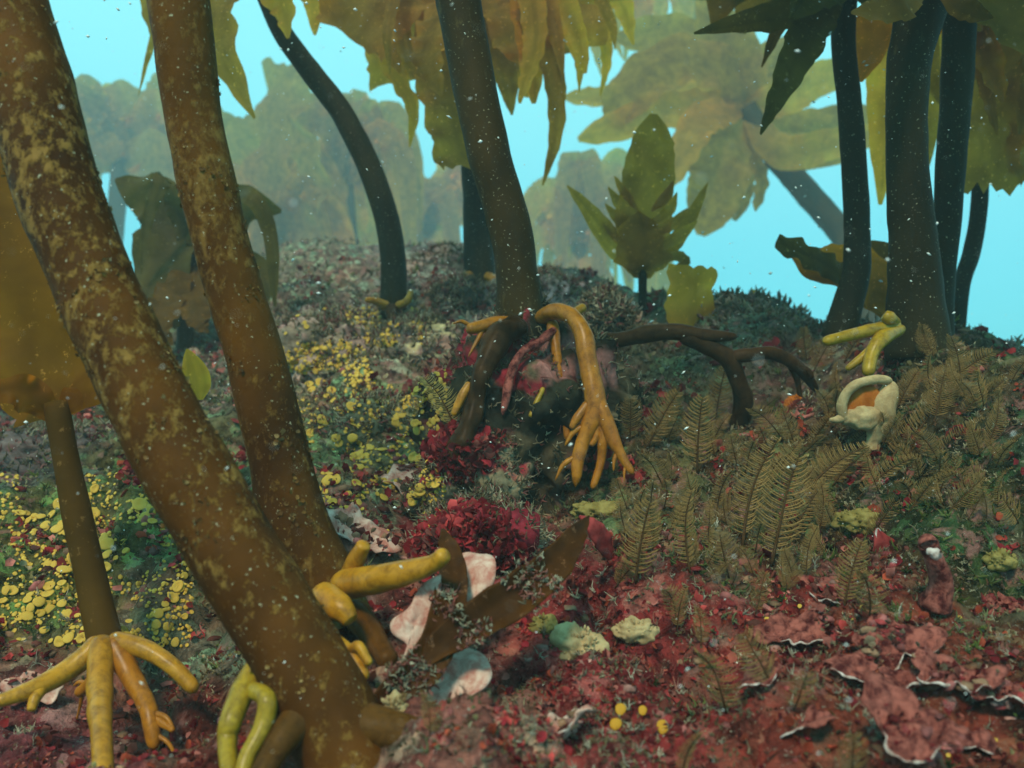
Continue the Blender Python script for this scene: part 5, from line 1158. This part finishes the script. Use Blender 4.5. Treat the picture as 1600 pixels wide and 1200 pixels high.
flakes("plate_seaweed", "small red seaweed fringing the crust plates", pv[::2], pn_[::2], (.0016, .0075), [(.28,.03,.035),(.20,.02,.02),(.34,.10,.08),(.30,.22,.14),(.12,.02,.02)], 843, M['tone'])
v, nr = np.vstack([v, pv[1::2]]), np.vstack([nr, pn_[1::2]])
nodules("coralline_nodules", "small lumpy pink and maroon coralline crust between the seaweeds", v - nr * .0015, nr, (.0012, .0048), [(.30,.06,.06),(.34,.11,.10),(.20,.03,.03),(.26,.15,.09),(.12,.04,.03),(.36,.18,.15)], 842, M['boulder'])
rv, rn = [], []
for o in [o for o in scene.objects if o.name.startswith("boulder")]:
    n = 1300 if o.dimensions.x < .3 and o.location.y < 1.05 else 700
    a_, b_ = rock_samples(o, n, 820); rv.append(a_); rn.append(b_)
rv, rn = np.vstack(rv), np.vstack(rn)
fuzz("boulder_turf", "silty fuzz growing over the boulders", rv, rn, (.002, .008), [(.16,.13,.07),(.24,.20,.12),(.36,.32,.22),(.10,.09,.05),(.22,.08,.07)], 821, M['fuzz'], 3)

sel = [o for o in scene.objects if o.name.startswith("boulder")]
rv, rn = [], []
for o in sel:
    a_, b_ = rock_samples(o, 6000, 830); px, py = to_px(a_)
    ok = blob_mask(px, py, [(720,710,55,1.2),(760,690,40,.9),(740,850,80,1.2),(690,860,60,1),(1000,740,50,1),(800,540,22,.8),(930,720,40,.9),(780,640,30,.6)]) > .45 + .3 * np.random.default_rng(3).random(len(px)); rv.append(a_[ok]); rn.append(b_[ok])
flakes("boulder_seaweed", "crimson leafy seaweed patches on the boulder and the ridge below it", np.vstack(rv), np.vstack(rn), (.003, .010), [(.30,.025,.035),(.38,.05,.05),(.20,.015,.02),(.30,.10,.08)], 831, M['tone'])

# ------------------------------------------------------------------ marine snow drifting in the water
def snow():
    rr = np.random.default_rng(900); n = 2600
    d = .16 + 1.5 * rr.random(n) ** .8; x = (rr.random(n) * 2 - 1) * .64 * d; z = CZ + (rr.random(n) * 2 - 1) * .48 * d
    keep = z > height(x, d) + .004; d, x, z = d[keep], x[keep], z[keep]; n = len(d)
    c = np.stack([x, d, z], 1); r = (.00028 + .0008 * rr.random(n) ** 6) * np.clip(d / .5, .5, 2.0)
    oc = np.array([(1,0,0),(-1,0,0),(0,1,0),(0,-1,0),(0,0,1),(0,0,-1)], float)
    st = np.stack([rr.uniform(.7, 1.9, n), np.ones(n), rr.uniform(.6, 1.2, n)], 1)
    V = c[:, None] + oc[None] * (r[:, None] * st)[:, None, :]
    V[:, :2, 2] += (np.array([1, -1]) * (r * rr.uniform(-1, 1, n))[:, None])
    tri = np.array([(0,2,4),(2,1,4),(1,3,4),(3,0,4),(2,0,5),(1,2,5),(3,1,5),(0,3,5)])
    Fc = (np.arange(n)[:, None, None] * 6 + tri[None]).reshape(-1, 3)
    stuff_mesh("marine_snow", "white flecks of marine snow drifting in the water", V.reshape(-1, 3), Fc, np.ones((n * 6, 3)), M['snow'], "particles")
snow()

# ------------------------------------------------------------------ the water's haze
def haze():
    mb = MB(); x0, x1, y0, y1, z0, z1 = -16, 16, -1.0, 14.5, -1.8, 4.6
    V = [(x_, y_, z_) for x_ in (x0, x1) for y_ in (y0, y1) for z_ in (z0, z1)]
    mb.add(V, [(0,1,3,2),(4,6,7,5),(0,4,5,1),(2,3,7,6),(0,2,6,4),(1,5,7,3)])
    m, nt, N, L, out = new_mat("water_haze")
    pv = N.new("ShaderNodeVolumePrincipled"); pv.inputs['Color'].default_value = HAZE_COLOR; pv.inputs['Density'].default_value = HAZE_DENSITY
    pv.inputs['Density Attribute'].default_value = ""; pv.inputs['Temperature Attribute'].default_value = ""; pv.inputs['Color Attribute'].default_value = ""
    L.new(pv.outputs[0], out.inputs['Volume'])
    try: m.cycles.homogeneous_volume = True
    except Exception: pass
    o = mb.build("haze", m, smooth=False); tag(o, "blue green water haze filling the whole kelp forest", "haze", None, "stuff")
haze()
